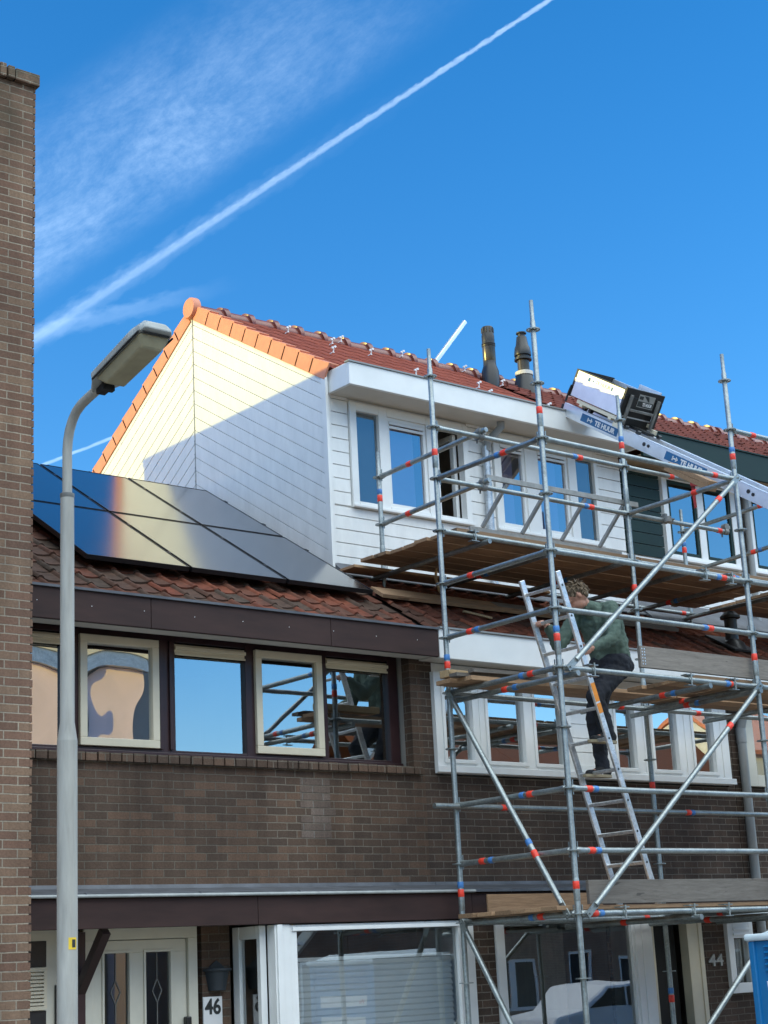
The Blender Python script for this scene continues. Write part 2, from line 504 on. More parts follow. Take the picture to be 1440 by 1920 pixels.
# ------------------------------------------------------------------ mesh helpers
class MB:
    def __init__(self):
        self.v, self.f, self.t = [], [], []

    def face(self, pts, tone=0.5):
        i = len(self.v)
        self.v += [Vector(p) for p in pts]
        self.f.append(tuple(range(i, i + len(pts))))
        self.t.append(tone)

    def mesh(self, vs, fs, tone=0.5):
        i = len(self.v)
        self.v += [Vector(p) for p in vs]
        for f in fs:
            self.f.append(tuple(i + k for k in f))
            self.t.append(tone)

    def box(self, x0, x1, y0, y1, z0, z1, tone=None):
        tone = random.random() if tone is None else tone
        x0, x1 = min(x0, x1), max(x0, x1)
        y0, y1 = min(y0, y1), max(y0, y1)
        z0, z1 = min(z0, z1), max(z0, z1)
        vs = [(x, y, z) for z in (z0, z1) for y in (y0, y1) for x in (x0, x1)]
        self.mesh(vs, [(0, 2, 3, 1), (4, 5, 7, 6), (0, 1, 5, 4), (2, 6, 7, 3), (0, 4, 6, 2), (1, 3, 7, 5)], tone)
        return self

    def obox(self, c, a, b_, d, tone=None):
        """box from a centre and three half-extent vectors"""
        tone = random.random() if tone is None else tone
        c, a, b_, d = Vector(c), Vector(a), Vector(b_), Vector(d)
        if a.cross(b_).dot(d) < 0:
            a = -a
        vs = [c + sx * a + sy * b_ + sz * d for sz in (-1, 1) for sy in (-1, 1) for sx in (-1, 1)]
        self.mesh(vs, [(0, 2, 3, 1), (4, 5, 7, 6), (0, 1, 5, 4), (2, 6, 7, 3), (0, 4, 6, 2), (1, 3, 7, 5)], tone)
        return self

    def beam(self, p, q, side, h, w, tone=None):
        """bar from p to q; h = size along `side`, w = size across"""
        p, q, side = Vector(p), Vector(q), Vector(side)
        d = (q - p)
        n = d.normalized()
        s = (side - n * side.dot(n)).normalized()
        o = n.cross(s)
        return self.obox((p + q) / 2, d / 2, s * h / 2, o * w / 2, tone)

    def path(self, pts, rs, n=12, caps=True, tone=0.5):
        pts = [Vector(p) for p in pts]
        if isinstance(rs, (int, float)):
            rs = [rs] * len(pts)
        base = len(self.v)
        ref = None
        for i, p in enumerate(pts):
            if i == 0:
                d = pts[1] - pts[0]
            elif i == len(pts) - 1:
                d = pts[-1] - pts[-2]
            else:
                d = (pts[i + 1] - p).normalized() + (p - pts[i - 1]).normalized()
            d.normalize()
            if ref is None:
                ref = Vector((0, 0, 1)) if abs(d.z) < 0.9 else Vector((1, 0, 0))
            a = (ref - d * ref.dot(d)).normalized()
            ref = a
            bb = d.cross(a)
            for k in range(n):
                an = 2 * math.pi * k / n
                self.v.append(p + (a * math.cos(an) + bb * math.sin(an)) * rs[i])
        for i in range(len(pts) - 1):
            for k in range(n):
                k2 = (k + 1) % n
                self.f.append((base + i * n + k, base + i * n + k2, base + (i + 1) * n + k2, base + (i + 1) * n + k))
                self.t.append(tone)
        if caps:
            self.f.append(tuple(base + k for k in reversed(range(n))))
            self.f.append(tuple(base + (len(pts) - 1) * n + k for k in range(n)))
            self.t += [tone, tone]
        return self

    def tube(self, p, q, r, n=12, caps=True):
        return self.path([p, q], r, n, caps)

    def pipe(self, p, q, r, wall=0.004, n=14):
        """tube with open, hollow ends"""
        p, q = Vector(p), Vector(q)
        self.path([p, q], r, n, False)
        i = len(self.f)
        self.path([q, p], r - wall, n, False)
        d = (q - p).normalized()
        for c in (p, q):
            pass
        return self

    def lathe(self, o, prof, n=20, axis=Vector((0, 0, 1))):
        pts = [Vector(o) + axis * z for r, z in prof]
        for i in range(1, len(pts)):
            if (pts[i] - pts[i - 1]).length < 1e-5:
                pts[i] = pts[i] + axis * 1e-4
        return self.path(pts, [r for r, z in prof], n)

    def prism(self, poly, ext, tone=None):
        tone = random.random() if tone is None else tone
        poly = [Vector(p) for p in poly]
        ext = Vector(ext)
        nrm = Vector((0, 0, 0))
        for i in range(len(poly)):
            nrm += poly[i].cross(poly[(i + 1) % len(poly)])
        if nrm.dot(ext) > 0:
            poly = poly[::-1]
        n = len(poly)
        vs = poly + [p + ext for p in poly]
        fs = [tuple(range(n)), tuple(reversed(range(n, 2 * n)))]
        for i in range(n):
            j = (i + 1) % n
            fs.append((j, i, n + i, n + j))
        self.mesh(vs, fs, tone)
        return self

    def build(self, name, mat, parent=None, smooth_angle=None, bevel=0.0):
        me = bpy.data.meshes.new(name)
        off = Vector((0, 0, H))
        me.from_pydata([tuple(p + off) for p in self.v], [], self.f)
        at = me.attributes.new('tone', 'FLOAT', 'FACE')
        at.data.foreach_set('value', self.t)
        me.materials.append(mat if not isinstance(mat, str) else M[mat])
        if smooth_angle:
            me.polygons.foreach_set('use_smooth', [True] * len(me.polygons))
            me.set_sharp_from_angle(angle=R(smooth_angle))
        me.update()
        o = bpy.data.objects.new(name, me)
        C.objects.link(o)
        if parent is not None:
            o.parent = parent
            b_ = Vector((0, 0, 0))
            p = parent
            while p is not None:
                b_ += p.location
                p = p.parent
            o.location = -b_
        if bevel:
            md = o.modifiers.new('bevel', 'BEVEL')
            md.width = bevel
            md.segments = 2
            md.limit_method = 'ANGLE'
        return o


def tag(o, label=None, cat=None, group=None, kind=None):
    for k, v in (('label', label), ('category', cat), ('group', group), ('kind', kind)):
        if v:
            o[k] = v
    return o


def thing(name, label, cat, loc, group=None):
    o = bpy.data.objects.new(name, None)
    C.objects.link(o)
    o.location = Vector(loc) + Vector((0, 0, H))
    o.empty_display_size = 0.2
    return tag(o, label, cat, group)


def copy_thing(root, delta, label=None):
    """copy of a thing, its parts and sub-parts, moved by delta"""
    def cp(o, parent):
        c = o.copy()
        C.objects.link(c)
        if parent is not None:
            c.parent = parent
        for ch in list(o.children):
            cp(ch, c)
        return c
    c = cp(root, None)
    c.location = root.location + Vector(delta)
    if label:
        c['label'] = label
    return c


def text(name, body, origin, xdir, ydir, size, mat, parent=None, depth=0.002, bold=0.0, width=None):
    cu = bpy.data.curves.new(name, 'FONT')
    cu.body = body
    cu.size = size
    cu.extrude = depth
    cu.offset = bold
    cu.align_x = 'LEFT'
    tmp = bpy.data.objects.new(name, cu)
    C.objects.link(tmp)
    dg = bpy.context.evaluated_depsgraph_get()
    me = bpy.data.meshes.new_from_object(tmp.evaluated_get(dg))
    bpy.data.objects.remove(tmp)
    bpy.data.curves.remove(cu)
    x = Vector(xdir).normalized()
    y = Vector(ydir).normalized()
    z = x.cross(y)
    if width:
        xs = [v.co.x for v in me.vertices]
        k = width / (max(xs) - min(xs))
        for v in me.vertices:
            v.co.x = (v.co.x - min(xs)) * k
    o3 = Vector(origin) + Vector((0, 0, H))
    for v in me.vertices:
        v.co = o3 + x * v.co.x + y * v.co.y + z * v.co.z
    me.materials.clear()
    me.materials.append(M[mat])
    o = bpy.data.objects.new(name, me)
    C.objects.link(o)
    if parent is not None:
        o.parent = parent
        b_ = Vector((0, 0, 0))
        p = parent
        while p is not None:
            b_ += p.location
            p = p.parent
        o.location = -b_
    return o


def clip(poly, p, n):
    """keep the part of a 3-D polygon where (v-p).n >= 0"""
    out = []
    for i in range(len(poly)):
        a, b_ = poly[i], poly[(i + 1) % len(poly)]
        da, db = (a - p).dot(n), (b_ - p).dot(n)
        if da >= 0:
            out.append(a)
        if (da >= 0) != (db >= 0):
            out.append(a + (b_ - a) * (da / (da - db)))
    return out


def boards(mb, poly, d, pitch, gap, ext, start=None):
    """fill a planar polygon with boards running along d"""
    poly = [Vector(p) for p in poly]
    d = Vector(d).normalized()
    nn = Vector(ext).normalized()
    w = d.cross(nn).normalized()
    ks = [p.dot(w) for p in poly]
    lo, hi = min(ks), max(ks)
    k = lo if start is None else start - math.ceil((start - lo) / pitch) * pitch
    while k < hi:
        q = clip(poly, w * (k + gap), w)
        if len(q) > 2:
            q = clip(q, w * (k + pitch), -w)
        if len(q) > 2:
            mb.prism(q, ext)
        k += pitch


def ring(mb, x0, x1, z0, z1, y0, y1, w, wt=None, wb=None):
    wt = w if wt is None else wt
    wb = w if wb is None else wb
    mb.box(x0, x1, y0, y1, z1 - wt, z1)
    mb.box(x0, x1, y0, y1, z0, z0 + wb)
    mb.box(x0, x0 + w, y0, y1, z0 + wb, z1 - wt)
    mb.box(x1 - w, x1, y0, y1, z0 + wb, z1 - wt)


def frame(mb, x0, x1, z0, z1, y0, y1, cells):
    """outer rectangle minus the cells (x0,x1,z0,z1), sorted by x"""
    x = x0
    for (a, b_, c, d) in cells:
        if a - x > 1e-4:
            mb.box(x, a, y0, y1, z0, z1)
        mb.box(a, b_, y0, y1, z0, c)
        mb.box(a, b_, y0, y1, d, z1)
        x = b_
    if x1 - x > 1e-4:
        mb.box(x, x1, y0, y1, z0, z1)


def wall_front(mb, x0, x1, z0, z1, y0, y1, holes):
    """wall slab facing the street with rectangular holes (x0,x1,z0,z1)"""
    zs = sorted({z0, z1} | {h[2] for h in holes} | {h[3] for h in holes})
    zs = [z for z in zs if z0 <= z <= z1]
    for a, b_ in zip(zs, zs[1:]):
        mid = (a + b_) / 2
        xs = x0
        for h in sorted(holes):
            if h[2] < mid < h[3]:
                if h[0] - xs > 1e-4:
                    mb.box(xs, h[0], y0, y1, a, b_)
                xs = max(xs, h[1])
        if x1 - xs > 1e-4:
            mb.box(xs, x1, y0, y1, a, b_)


def pane(parent, mat, x0, x1, z0, z1, y):
    mb = MB()
    mb.face([(x0, y, z0), (x1, y, z0), (x1, y, z1), (x0, y, z1)])
    return mb.build('pane', mat, parent)


PAN = [(0.0, 0.004), (0.06, 0.022), (0.14, 0.030), (0.22, 0.022), (0.30, 0.004), (0.48, -0.005), (0.75, -0.004), (1.0, 0.006)]
FLAT = [(0.0, -0.004), (0.03, 0.014), (0.12, 0.018), (0.78, 0.018), (0.88, 0.014), (0.905, -0.022), (1.0, -0.022)]


def tiles(mb, x0, x1, y0, z0, slope, length, w, ex, prof, lift=0.018, lap=0.05, jit=0.004, tones=(0, 1), dirsign=1, thick=0.018, grey=None):
    """rows of roof tiles on a plane rising from (y0,z0) along +Y (or -Y)"""
    k = 1 / math.hypot(1, slope)
    v = Vector((0, dirsign * k, slope * k))
    n = Vector((0, -dirsign * slope * k, k))
    rows = int(math.ceil(length / ex))
    cols = int(math.ceil((x1 - x0) / w))
    for r in range(rows):
        for c in range(cols):
            xa = x0 + c * w + random.uniform(-jit, jit)
            if xa + w > x1 + 0.02:
                continue
            s0 = r * ex + random.uniform(-jit, jit)
            s1 = min(s0 + ex + lap, length)
            if s1 <= s0:
                continue
            l0 = lift + random.uniform(-jit, jit)
            l1 = 0.0
            o0 = Vector((0, y0, z0)) + v * s0 + n * l0
            o1 = Vector((0, y0, z0)) + v * s1 + n * l1
            tw = random.uniform(-jit, jit)
            row0 = [o0 + Vector((xa + w * t, 0, 0)) + n * (h + tw * t) for t, h in prof]
            row1 = [o1 + Vector((xa + w * t, 0, 0)) + n * h for t, h in prof]
            rowb = [p - n * thick for p in row0]
            m_ = len(prof)
            vs = row0 + row1 + rowb
            fs = []
            for i in range(m_ - 1):
                if dirsign > 0:
                    fs.append((i, i + 1, m_ + i + 1, m_ + i))
                    fs.append((2 * m_ + i, 2 * m_ + i + 1, i + 1, i))
                else:
                    fs.append((m_ + i, m_ + i + 1, i + 1, i))
                    fs.append((i, i + 1, 2 * m_ + i + 1, 2 * m_ + i))
            tone = random.uniform(*tones)
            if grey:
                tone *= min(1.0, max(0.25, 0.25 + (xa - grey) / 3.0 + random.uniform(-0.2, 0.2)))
            mb.mesh(vs, fs, tone)


# ================================================================== the setting
G = -H                        # ground level
g = MB()
g.box(-400, 400, -400, 400, G - 0.3, G - 0.004)
tag(g.build('ground', 'soil'), kind='structure')
g = MB()
g.box(-80, 90, -3.2, 5.0, G - 0.02, G + 0.0)
tag(g.build('road', 'asphalt'), kind='structure')
g = MB()
g.box(-80, 90, 5.15, 10.45, G - 0.02, G + 0.12)
g.box(-80, 90, -8.3, -3.35, G - 0.02, G + 0.12)
tag(g.build('pavement', 'paving'), kind='structure')
g = MB()
x = -40
while x < 60:
    g.box(x + 0.004, x + 0.996, 5.0, 5.15, G - 0.02, G + 0.123)
    g.box(x + 0.004, x + 0.996, -3.35, -3.2, G - 0.02, G + 0.123)
    x += 1
tag(g.build('kerb', 'kerb'), kind='structure')
GP = G + 0.12                 # pavement top

# ------------------------------------------------------------------ tall brick building on the left
bl = thing('brick_building', 'tall reddish brown brick building with mossy wall top, cut off by left edge', 'building', (0, 14, GP))
w_ = MB()
w_.box(-14, 5.425, 10.5, 19.18, GP, 6.63, 0.5)
z = GP
i = 0
while z < 6.60:                # toothed corner: the ends of the courses stand a little proud
    w_.box(5.425, 5.443 + random.uniform(-0.004, 0.004), 10.499, 19.18, z + 0.006, z + 0.0555)
    z += 0.0611
    i += 1
w_.build('wall', 'brick_left', bl)
cp = MB()
x = 5.462
while x > -14:
    wv = random.uniform(0.052, 0.058) if x < 5.3 else 0.20
    cp.box(x - wv, x, 10.46 + random.uniform(-0.006, 0.006), 10.70, 6.635, 6.74 + random.uniform(-0.008, 0.008))
    x -= wv + 0.011
cp.box(-14, 5.46, 10.71, 19.2, 6.635, 6.735)
cp.build('coping', 'brick_left', bl, bevel=0.006)

# ------------------------------------------------------------------ terraced houses
YF = 11.85                    # brick front
YS = 0.603                    # lower roof slope
YE, ZE = 11.6, 2.995           # point on the lower roof plane
RY = 15.55                    # ridge


def lz(y):
    return ZE + YS * (y - YE)


ZR = lz(RY)
US = 0.61
ZU = 7.58                     # upper ridge


def uz(y):
    return ZU - US * abs(y - RY)


def house_shell(h, x0, x1, holes, brick='brick_dark', up=True):
    w = MB()
    wall_front(w, x0, x1, GP, 2.83, YF, YF + 0.11, holes)
    w.build('wall', brick, h)
    w = MB()
    w.box(x0, x1, 19.45, 19.6, GP, 2.75)
    w.build('back_wall', brick, h)
    p = MB()
    # party walls and floors
    for xx in (x0 + 0.004, x1 - 0.104):
        top = ZU - 0.2 if up else ZR - 0.15
        yy = 13.25
        if up:
            p.prism([(xx, YF + 0.115, GP), (xx, 19.4, GP), (xx, 19.4, 2.9), (xx, 19.4, 5.0), (xx, RY, top), (xx, 13.3, 6.0), (xx, 13.3, 3.9), (xx, YF + 0.115, 2.9)], (0.1, 0, 0))
        else:
            p.prism([(xx, YF + 0.115, GP), (xx, 19.4, GP), (xx, 19.4, 2.9), (xx, RY, top), (xx, YF + 0.115, 2.9)], (0.1, 0, 0))
    p.box(x0 + 0.11, x1 - 0.11, YF + 0.115, 19.4, 0.72, 0.95)
    p.box(x0 + 0.11, x1 - 0.11, YF + 0.40, 19.4, 3.2, 3.4)
    p.box(x0 + 0.11, x1 - 0.11, YF + 0.115, 19.4, GP, GP + 0.1)
    p.box(x0 + 0.11, x1 - 0.11, 15.4, 15.5, GP + 0.11, 3.19)
    p.build('inner_wall', 'interior', h)


def lower_roof(h, x0, x1, ytop, mat='tile_low', tones=(0.15, 1)):
    ln = (ytop - 11.585) * math.hypot(1, YS)
    r = MB()
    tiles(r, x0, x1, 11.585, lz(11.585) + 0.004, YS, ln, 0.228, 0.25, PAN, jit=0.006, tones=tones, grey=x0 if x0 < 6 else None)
    y1, z1 = ytop, lz(ytop)
    r.prism([(x0, 11.61, lz(11.61) - 0.14), (x0, y1, z1 - 0.12), (x0, y1, z1 - 0.025), (x0, 11.605, lz(11.605) - 0.025)], (x1 - x0, 0, 0), 0.1)
    return r


# ---- house 46 (dark fascia, solar panels)
s = 12.05 / 11.85
h46 = thing('row_house', 'dark brick terraced house numbered 46 with maroon fascia and roof panels', 'house', (7.8, 15.5, GP), 'houses of the terrace')
holes46 = [(5.75, 10.0, 1.775, 2.83), (5.9, 7.66, GP, 0.44), (7.93, 10.17, GP, 0.44)]
house_shell(h46, 5.46, 10.1245, holes46, up=False)
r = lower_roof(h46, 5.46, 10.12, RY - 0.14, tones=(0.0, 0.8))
# back slope
tiles(r, 5.46, 10.12, 19.6, lz(2 * RY - 19.6), YS, (19.6 - RY) * math.hypot(1, YS), 0.25, 0.33, PAN, tones=(0.2, 0.8), dirsign=-1)
r.prism([(5.46, RY, ZR - 0.03), (5.46, 19.6, lz(2 * RY - 19.6) - 0.03), (5.46, 19.6, lz(2 * RY - 19.6) - 0.15), (5.46, RY, ZR - 0.15)], (4.66, 0, 0), 0.3)
roof46 = r.build('roof', 'tile_low', h46, 50)
rd = MB()
x = 5.46
while x < 10.0:
    rd.path([(x, RY, ZR - 0.15), (x + 0.36, RY, ZR - 0.15), (x + 0.37, RY, ZR - 0.145), (x + 0.42, RY, ZR - 0.145)], [0.10, 0.105, 0.13, 0.13], 14)
    x += 0.36
rd.build('ridge_tiles', 'tile_low', roof46, 40)
fa = MB()
for xa_, xb_ in ((5.46, 7.043), (7.047, 8.871), (8.875, 10.12)):
    fa.box(xa_, xb_, 11.545, 11.585, 2.765, 3.015)
fa.build('fascia', 'maroon', h46, bevel=0.004)
fa = MB()
fa.box(5.46, 10.12, 11.525, 11.60, 3.015, 3.035)
fa.build('gutter_edge', 'lead', h46)
fa = MB()
for k in range(9):
    fa.path([(6.02 + k * 0.48, 11.549, 2.90 - 0.006 * (k % 2)), (6.02 + k * 0.48, 11.541, 2.90 - 0.006 * (k % 2))], 0.0034, 8)
fa.build('fascia_nails', 'sticker', h46)
so_ = MB()
so_.box(5.46, 10.12, 11.586, 11.849, 2.79, 2.81)
so_.build('soffit', 'soffit', h46)
# first-floor window band: dark frame set back in the wall
Y0 = 12.03
zb, zt = 1.795, 2.785
P46 = [(5.85, 6.46), (6.655, 7.37), (7.575, 8.29), (8.385, 9.10), (9.185, 9.885)]
P46 = [(5.84, 6.50, 'fixed'), (6.66, 7.38, 'sash'), (7.565, 8.285, 'fixed'), (8.385, 9.09, 'sash'), (9.17, 9.885, 'fixed')]
wf = MB()
frame(wf, 5.75, 10.0, 1.795, 2.83, Y0, Y0 + 0.09, [(a, b_, 1.86, 2.78) for a, b_, k in P46])
wf.box(5.75, 10.0, Y0 - 0.03, Y0 - 0.001, 1.80, 1.835)
wf.box(7.40, 7.43, Y0 - 0.022, Y0 - 0.001, 1.86, 2.78)
wf.box(7.50, 7.53, Y0 - 0.022, Y0 - 0.001, 1.86, 2.78)
win46 = wf.build('window', 'maroon_frame', h46, bevel=0.004)
for k, (a, b_, kind) in enumerate(P46):
    gm = 'glass_wavy' if k < 2 else 'glass'
    if kind == 'sash':
        sb = MB()
        ring(sb, a - 0.012, b_ + 0.012, 1.865, 2.775, Y0 - 0.035, Y0 + 0.02, 0.066)
        sb.build('sash', 'cream', win46, bevel=0.005)
        pane(win46, gm, a + 0.05, b_ - 0.05, 1.925, 2.715, Y0 + 0.0)
    else:
        vt = MB()
        vt.box(a, b_, Y0 + 0.005, Y0 + 0.06, 2.69, 2.765)
        vt.box(a, b_, Y0 - 0.02, Y0 + 0.004, 2.715, 2.745)
        vt.box(a, b_, Y0 - 0.010, Y0 + 0.004, 2.67, 2.688)
        vt.build('vent', 'cream', win46, bevel=0.003)
        pane(win46, gm, a, b_, 1.86, 2.67, Y0 + 0.04)
si = MB()
x = 5.50
while x < 10.0:
    si.box(x, x + 0.098, 11.80 + random.uniform(-0.006, 0.006), 12.02, 1.715, 1.785 + random.uniform(-0.004, 0.004))
    x += 0.109
si.box(5.5, 10.02, 11.852, 12.0, 1.72, 1.77)
si.build('brick_sill', 'brick_dark', h46, bevel=0.004)
bp_ = MB()
for i in range(8):
    zc = 0.0645 * (47 + i) - H
    dx = 0.11 if i % 2 else 0.0
    bp_.box(8.69 + dx * random.choice((0, 1)) + 0.006, 9.02 + dx * random.choice((0, 0.5)), 11.8475, 11.86, zc + 0.004, zc + 0.0605)
bp_.build('brick_patch', 'brick_patch', h46)
# canopy
cn = MB()
for xa_, xb_ in ((5.49, 7.861), (7.865, 10.14)):
    cn.box(xa_, xb_, 11.33, 11.37, 0.405, 0.625)
cn.build('canopy_fascia', 'maroon', h46, bevel=0.004)
cn = MB()
cn.box(5.49, 10.14, 11.371, 11.849, 0.425, 0.445)
cn.build('canopy_soffit', 'cream2', h46)
cn = MB()
cn.prism([(5.44, 11.30, 0.632), (5.44, 11.849, 0.705), (5.44, 11.849, 0.755), (5.44, 11.838, 0.755), (5.44, 11.825, 0.725), (5.44, 11.30, 0.658)], (4.72, 0, 0))
ce = MB()
ce.path([(5.44, 11.300, 0.640), (10.16, 11.300, 0.640)], 0.013, 8)
ce.build('canopy_edge', 'lamp_head', h46, 60)
for xx in (6.3, 7.3, 8.25, 9.25):
    cn.box(xx, xx + 0.012, 11.295, 11.33, 0.630, 0.664)
cn.box(5.435, 5.455, 11.29, 11.84, 0.62, 0.76)
cn.build('canopy_lead', 'lead', h46, 40)
br = MB()
br.beam((6.52, 11.40, 0.39), (6.52, 11.80, -0.05), (1, 0, 0), 0.07, 0.07)
br.box(6.485, 6.555, 11.76, 11.845, -0.9, 0.40)
br.build('bracket', 'maroon_frame', h46)
# front door of 46
dj = MB()
ring(dj, 6.57, 7.60, GP + 0.02, 0.435, 11.82, 11.90, 0.085, 0.10, 0.05)
dj.box(5.92, 6.485, 11.83, 11.90, GP + 0.02, 0.435)
dj.build('door_frame', 'cream2', h46, bevel=0.004)
dl = MB()
wall_front(dl, 6.66, 7.51, GP + 0.08, 0.33, 11.85, 11.89, [(6.765, 6.985, -0.75, 0.235), (7.135, 7.36, -0.75, 0.235)])
for a, b_ in ((6.765, 6.985), (7.135, 7.36)):
    ring(dl, a - 0.02, b_ + 0.02, -0.77, 0.255, 11.838, 11.849, 0.02)
door = dl.build('door', 'cream2', h46, bevel=0.003)
for a, b_ in ((6.765, 6.985), (7.135, 7.36)):
    pane(door, 'glass_obscure', a, b_, -0.75, 0.235, 11.87)
    lc = MB()
    mx_ = (a + b_) / 2
    for zc in (-0.06, -0.50):
        q = [(mx_, zc + 0.09), (mx_ + 0.042, zc), (mx_, zc - 0.09), (mx_ - 0.042, zc)]
        for i in range(4):
            p0, p1 = q[i], q[(i + 1) % 4]
            lc.beam((p0[0], 11.866, p0[1]), (p1[0], 11.866, p1[1]), (0, 1, 0), 0.006, 0.008)
    for z0, z1 in ((0.03, 0.235), (-0.41, -0.15), (-0.75, -0.59)):
        lc.box(mx_ - 0.004, mx_ + 0.004, 11.863, 11.868, z0, z1)
    lc.build('leading', 'lead_came', door)
hd = MB()
hd.box(7.475, 7.525, 11.80, 11.849, -0.62, -0.27)
hd.box(7.43, 7.52, 11.775, 11.799, -0.36, -0.335)
hd.build('door_handle', 'black', door, bevel=0.008)
vg = MB()
for k in range(9):
    vg.box(6.03, 6.235, 11.795, 11.829, -0.12 + k * 0.027, -0.103 + k * 0.027)
ring(vg, 6.0, 6.255, -0.155, 0.150, 11.80, 11.828, 0.028)
vg.build('vent_grille', 'cream', h46)
vg = MB()
vg.box(5.95, 6.26, 11.824, 11.8285, -0.9, -0.16)
vg.box(5.95, 6.26, 11.824, 11.8285, 0.155, 0.345)
vg.box(6.33, 6.42, 11.805, 11.829, -0.55, 0.02)
vg.build('dark_panel', 'black', h46, bevel=0.003)
# bay window of 46
bw = MB()
frame(bw, 8.18, 10.165, -0.95, 0.395, 11.36, 11.44, [(8.255, 9.985, -0.85, 0.345)])
bw.box(8.205, 10.03, 11.345, 11.359, 0.345, 0.375)
bw.box(8.03, 8.179, 11.35, 11.46, -0.95, 0.40)
bw.box(8.045, 8.10, 11.335, 11.349, -0.95, 0.40)
# left return
yA, yB = 11.46, 11.845
bw.box(7.96, 8.02, yA + 0.001, yA + 0.05, -0.95, 0.40)
bw.box(7.955, 8.015, yB - 0.09, yB, -0.95, 0.40)
bw.box(7.96, 8.015, yA + 0.051, yB - 0.091, 0.30, 0.40)
bw.box(7.96, 8.015, yA + 0.051, yB - 0.091, -0.95, -0.80)
bw.box(9.99, 10.16, 11.441, 11.845, -0.95, 0.40)
bay46 = bw.build('bay_window', 'white', h46, bevel=0.004)
kn = MB()
kn.box(8.2, 10.16, 11.37, 11.84, GP, -0.951)
kn.box(7.96, 8.199, 11.37, 11.84, GP, -0.951)
kn.build('bay_base', 'brick_dark', h46)
pane(bay46, 'glass_low', 8.255, 9.985, -0.85, 0.345, 11.40)
mb = MB()
mb.face([(7.985, yB - 0.091, -0.80), (7.985, yA + 0.051, -0.80), (7.985, yA + 0.051, 0.30), (7.985, yB - 0.091, 0.30)])
mb.build('pane', 'glass_low', bay46)
bd = MB()
zz = 0.10
while zz > -0.85:
    bd.prism([(8.27, 11.470, zz), (8.27, 11.446, zz - 0.034), (8.27, 11.470, zz - 0.0475)], (1.70, 0, 0))
    zz -= 0.048
bd.box(8.27, 9.97, 11.465, 11.49, 0.105, 0.135)
bd.build('blind', 'blind', bay46)
# wall plaque and planter are things of their own
pl = thing('house_number_plate', 'white plate with dark number 46 on the brick beside the door', 'sign', (7.75, 11.84, -0.6))
mb = MB()
mb.box(7.655, 7.835, 11.832, 11.849, -0.60, -0.13)
mb.build('plate', 'sticker', pl, bevel=0.003)
text('digits', '46', (7.668, 11.831, -0.262), (1, 0, 0), (0, 0, 1), 0.165, 'ink', pl, 0.003, 0.004, 0.15)
pt = thing('wall_planter', 'dark blue grey half round planter on the wall above plate 46', 'planter', (7.79, 11.8, -0.06))
mb = MB()
n = 14
top = [(7.79 + 0.105 * math.cos(math.pi + math.pi * i / n), 11.848 + 0.11 * math.sin(math.pi + math.pi * i / n)) for i in range(n + 1)]
bot = [(7.79 + 0.075 * math.cos(math.pi + math.pi * i / n), 11.848 + 0.08 * math.sin(math.pi + math.pi * i / n)) for i in range(n + 1)]
vs = [(x, y, 0.075) for x, y in top] + [(x, y, -0.085) for x, y in bot]
mb.mesh(vs, [(i, i + 1, n + 2 + i, n + 1 + i)[::-1] for i in range(n)] + [tuple(range(n + 1)), tuple(range(n + 1, 2 * n + 2))[::-1]])
mb.build('pot', 'planter', pt, 40)
mb = MB()
rim = [(7.79 + 0.115 * math.cos(math.pi + math.pi * i / n), 11.846 + 0.12 * math.sin(math.pi + math.pi * i / n), 0.076) for i in range(n + 1)]
mb.path(rim, 0.012, 8)
mb.prism([(7.71, 11.846, 0.088), (7.87, 11.846, 0.088), (7.82, 11.846, 0.13), (7.79, 11.846, 0.15), (7.76, 11.846, 0.13)], (0, -0.012, 0))
mb.build('rim', 'planter', pt, 40)

# ---- house 44 (white raised roof)
h44 = thing('row_house', 'terraced house numbered 44 with white clad raised roof storey behind scaffold', 'house', (12.3, 15.5, GP), 'houses of the terrace')
XA, XB = 10.12, 14.50
DY = 13.10                    # front of the raised storey
holes44 = [(10.27, 14.40, 1.72, 2.83), (10.46, 12.45, GP, 0.44), (12.93, 13.72, GP, 0.44), (14.08, 14.50, -0.40, 0.32)]
house_shell(h44, XA + 0.005, XB, holes44, 'brick_44')
r = lower_roof(h44, XA, XB, DY)
low44 = r.build('lower_roof', 'tile_low', h44, 50)
fa = MB()
fa.box(XA + 0.003, XB, 11.54, 11.58, 2.755, 3.03)
fa.build('fascia', 'white', h44, bevel=0.004)
fa = MB()
fa.box(XA + 0.003, XB, 11.52, 11.60, 3.031, 3.047)
fa.build('gutter_edge', 'pipe_grey', h44)
fa = MB()
fa.box(XA + 0.003, XB, 11.581, 11.848, 2.775, 2.80)
fa.build('soffit', 'soffit', h44)
# first-floor window of 44
cells = [(10.36, 10.71, 1.86, 2.565), (10.90, 11.375, 1.86, 2.565), (11.525, 11.915, 1.86, 2.565), (12.03, 12.50, 1.86, 2.565),
         (12.66, 12.945, 1.86, 2.565), (13.21, 13.585, 1.86, 2.565), (13.84, 14.17, 1.86, 2.565)]
wf = MB()
frame(wf, 10.25, 14.41, 1.735, 2.68, 11.80, 11.90, cells)
wf.box(10.25, 14.41, 11.86, 11.95, 2.681, 2.772)
wf.box(10.22, 14.44, 11.765, 11.799, 1.74, 1.80)
for xx in (10.80, 13.07, 13.71, 14.29):
    wf.box(xx - 0.006, xx + 0.006, 11.794, 11.799, 1.82, 2.67)
win44 = wf.build('window', 'white', h44, bevel=0.004)
for i, (a, b_, c, d) in enumerate(cells):
    if i == 3:
        continue
    sb = MB()
    ring(sb, a - 0.03, b_ + 0.03, c - 0.03, d + 0.03, 11.785, 11.799, 0.035)
    sb.build('sash', 'white', win44, bevel=0.003)
    pane(win44, 'glass_first', a, b_, c, d, 11.84)
pb = MB()
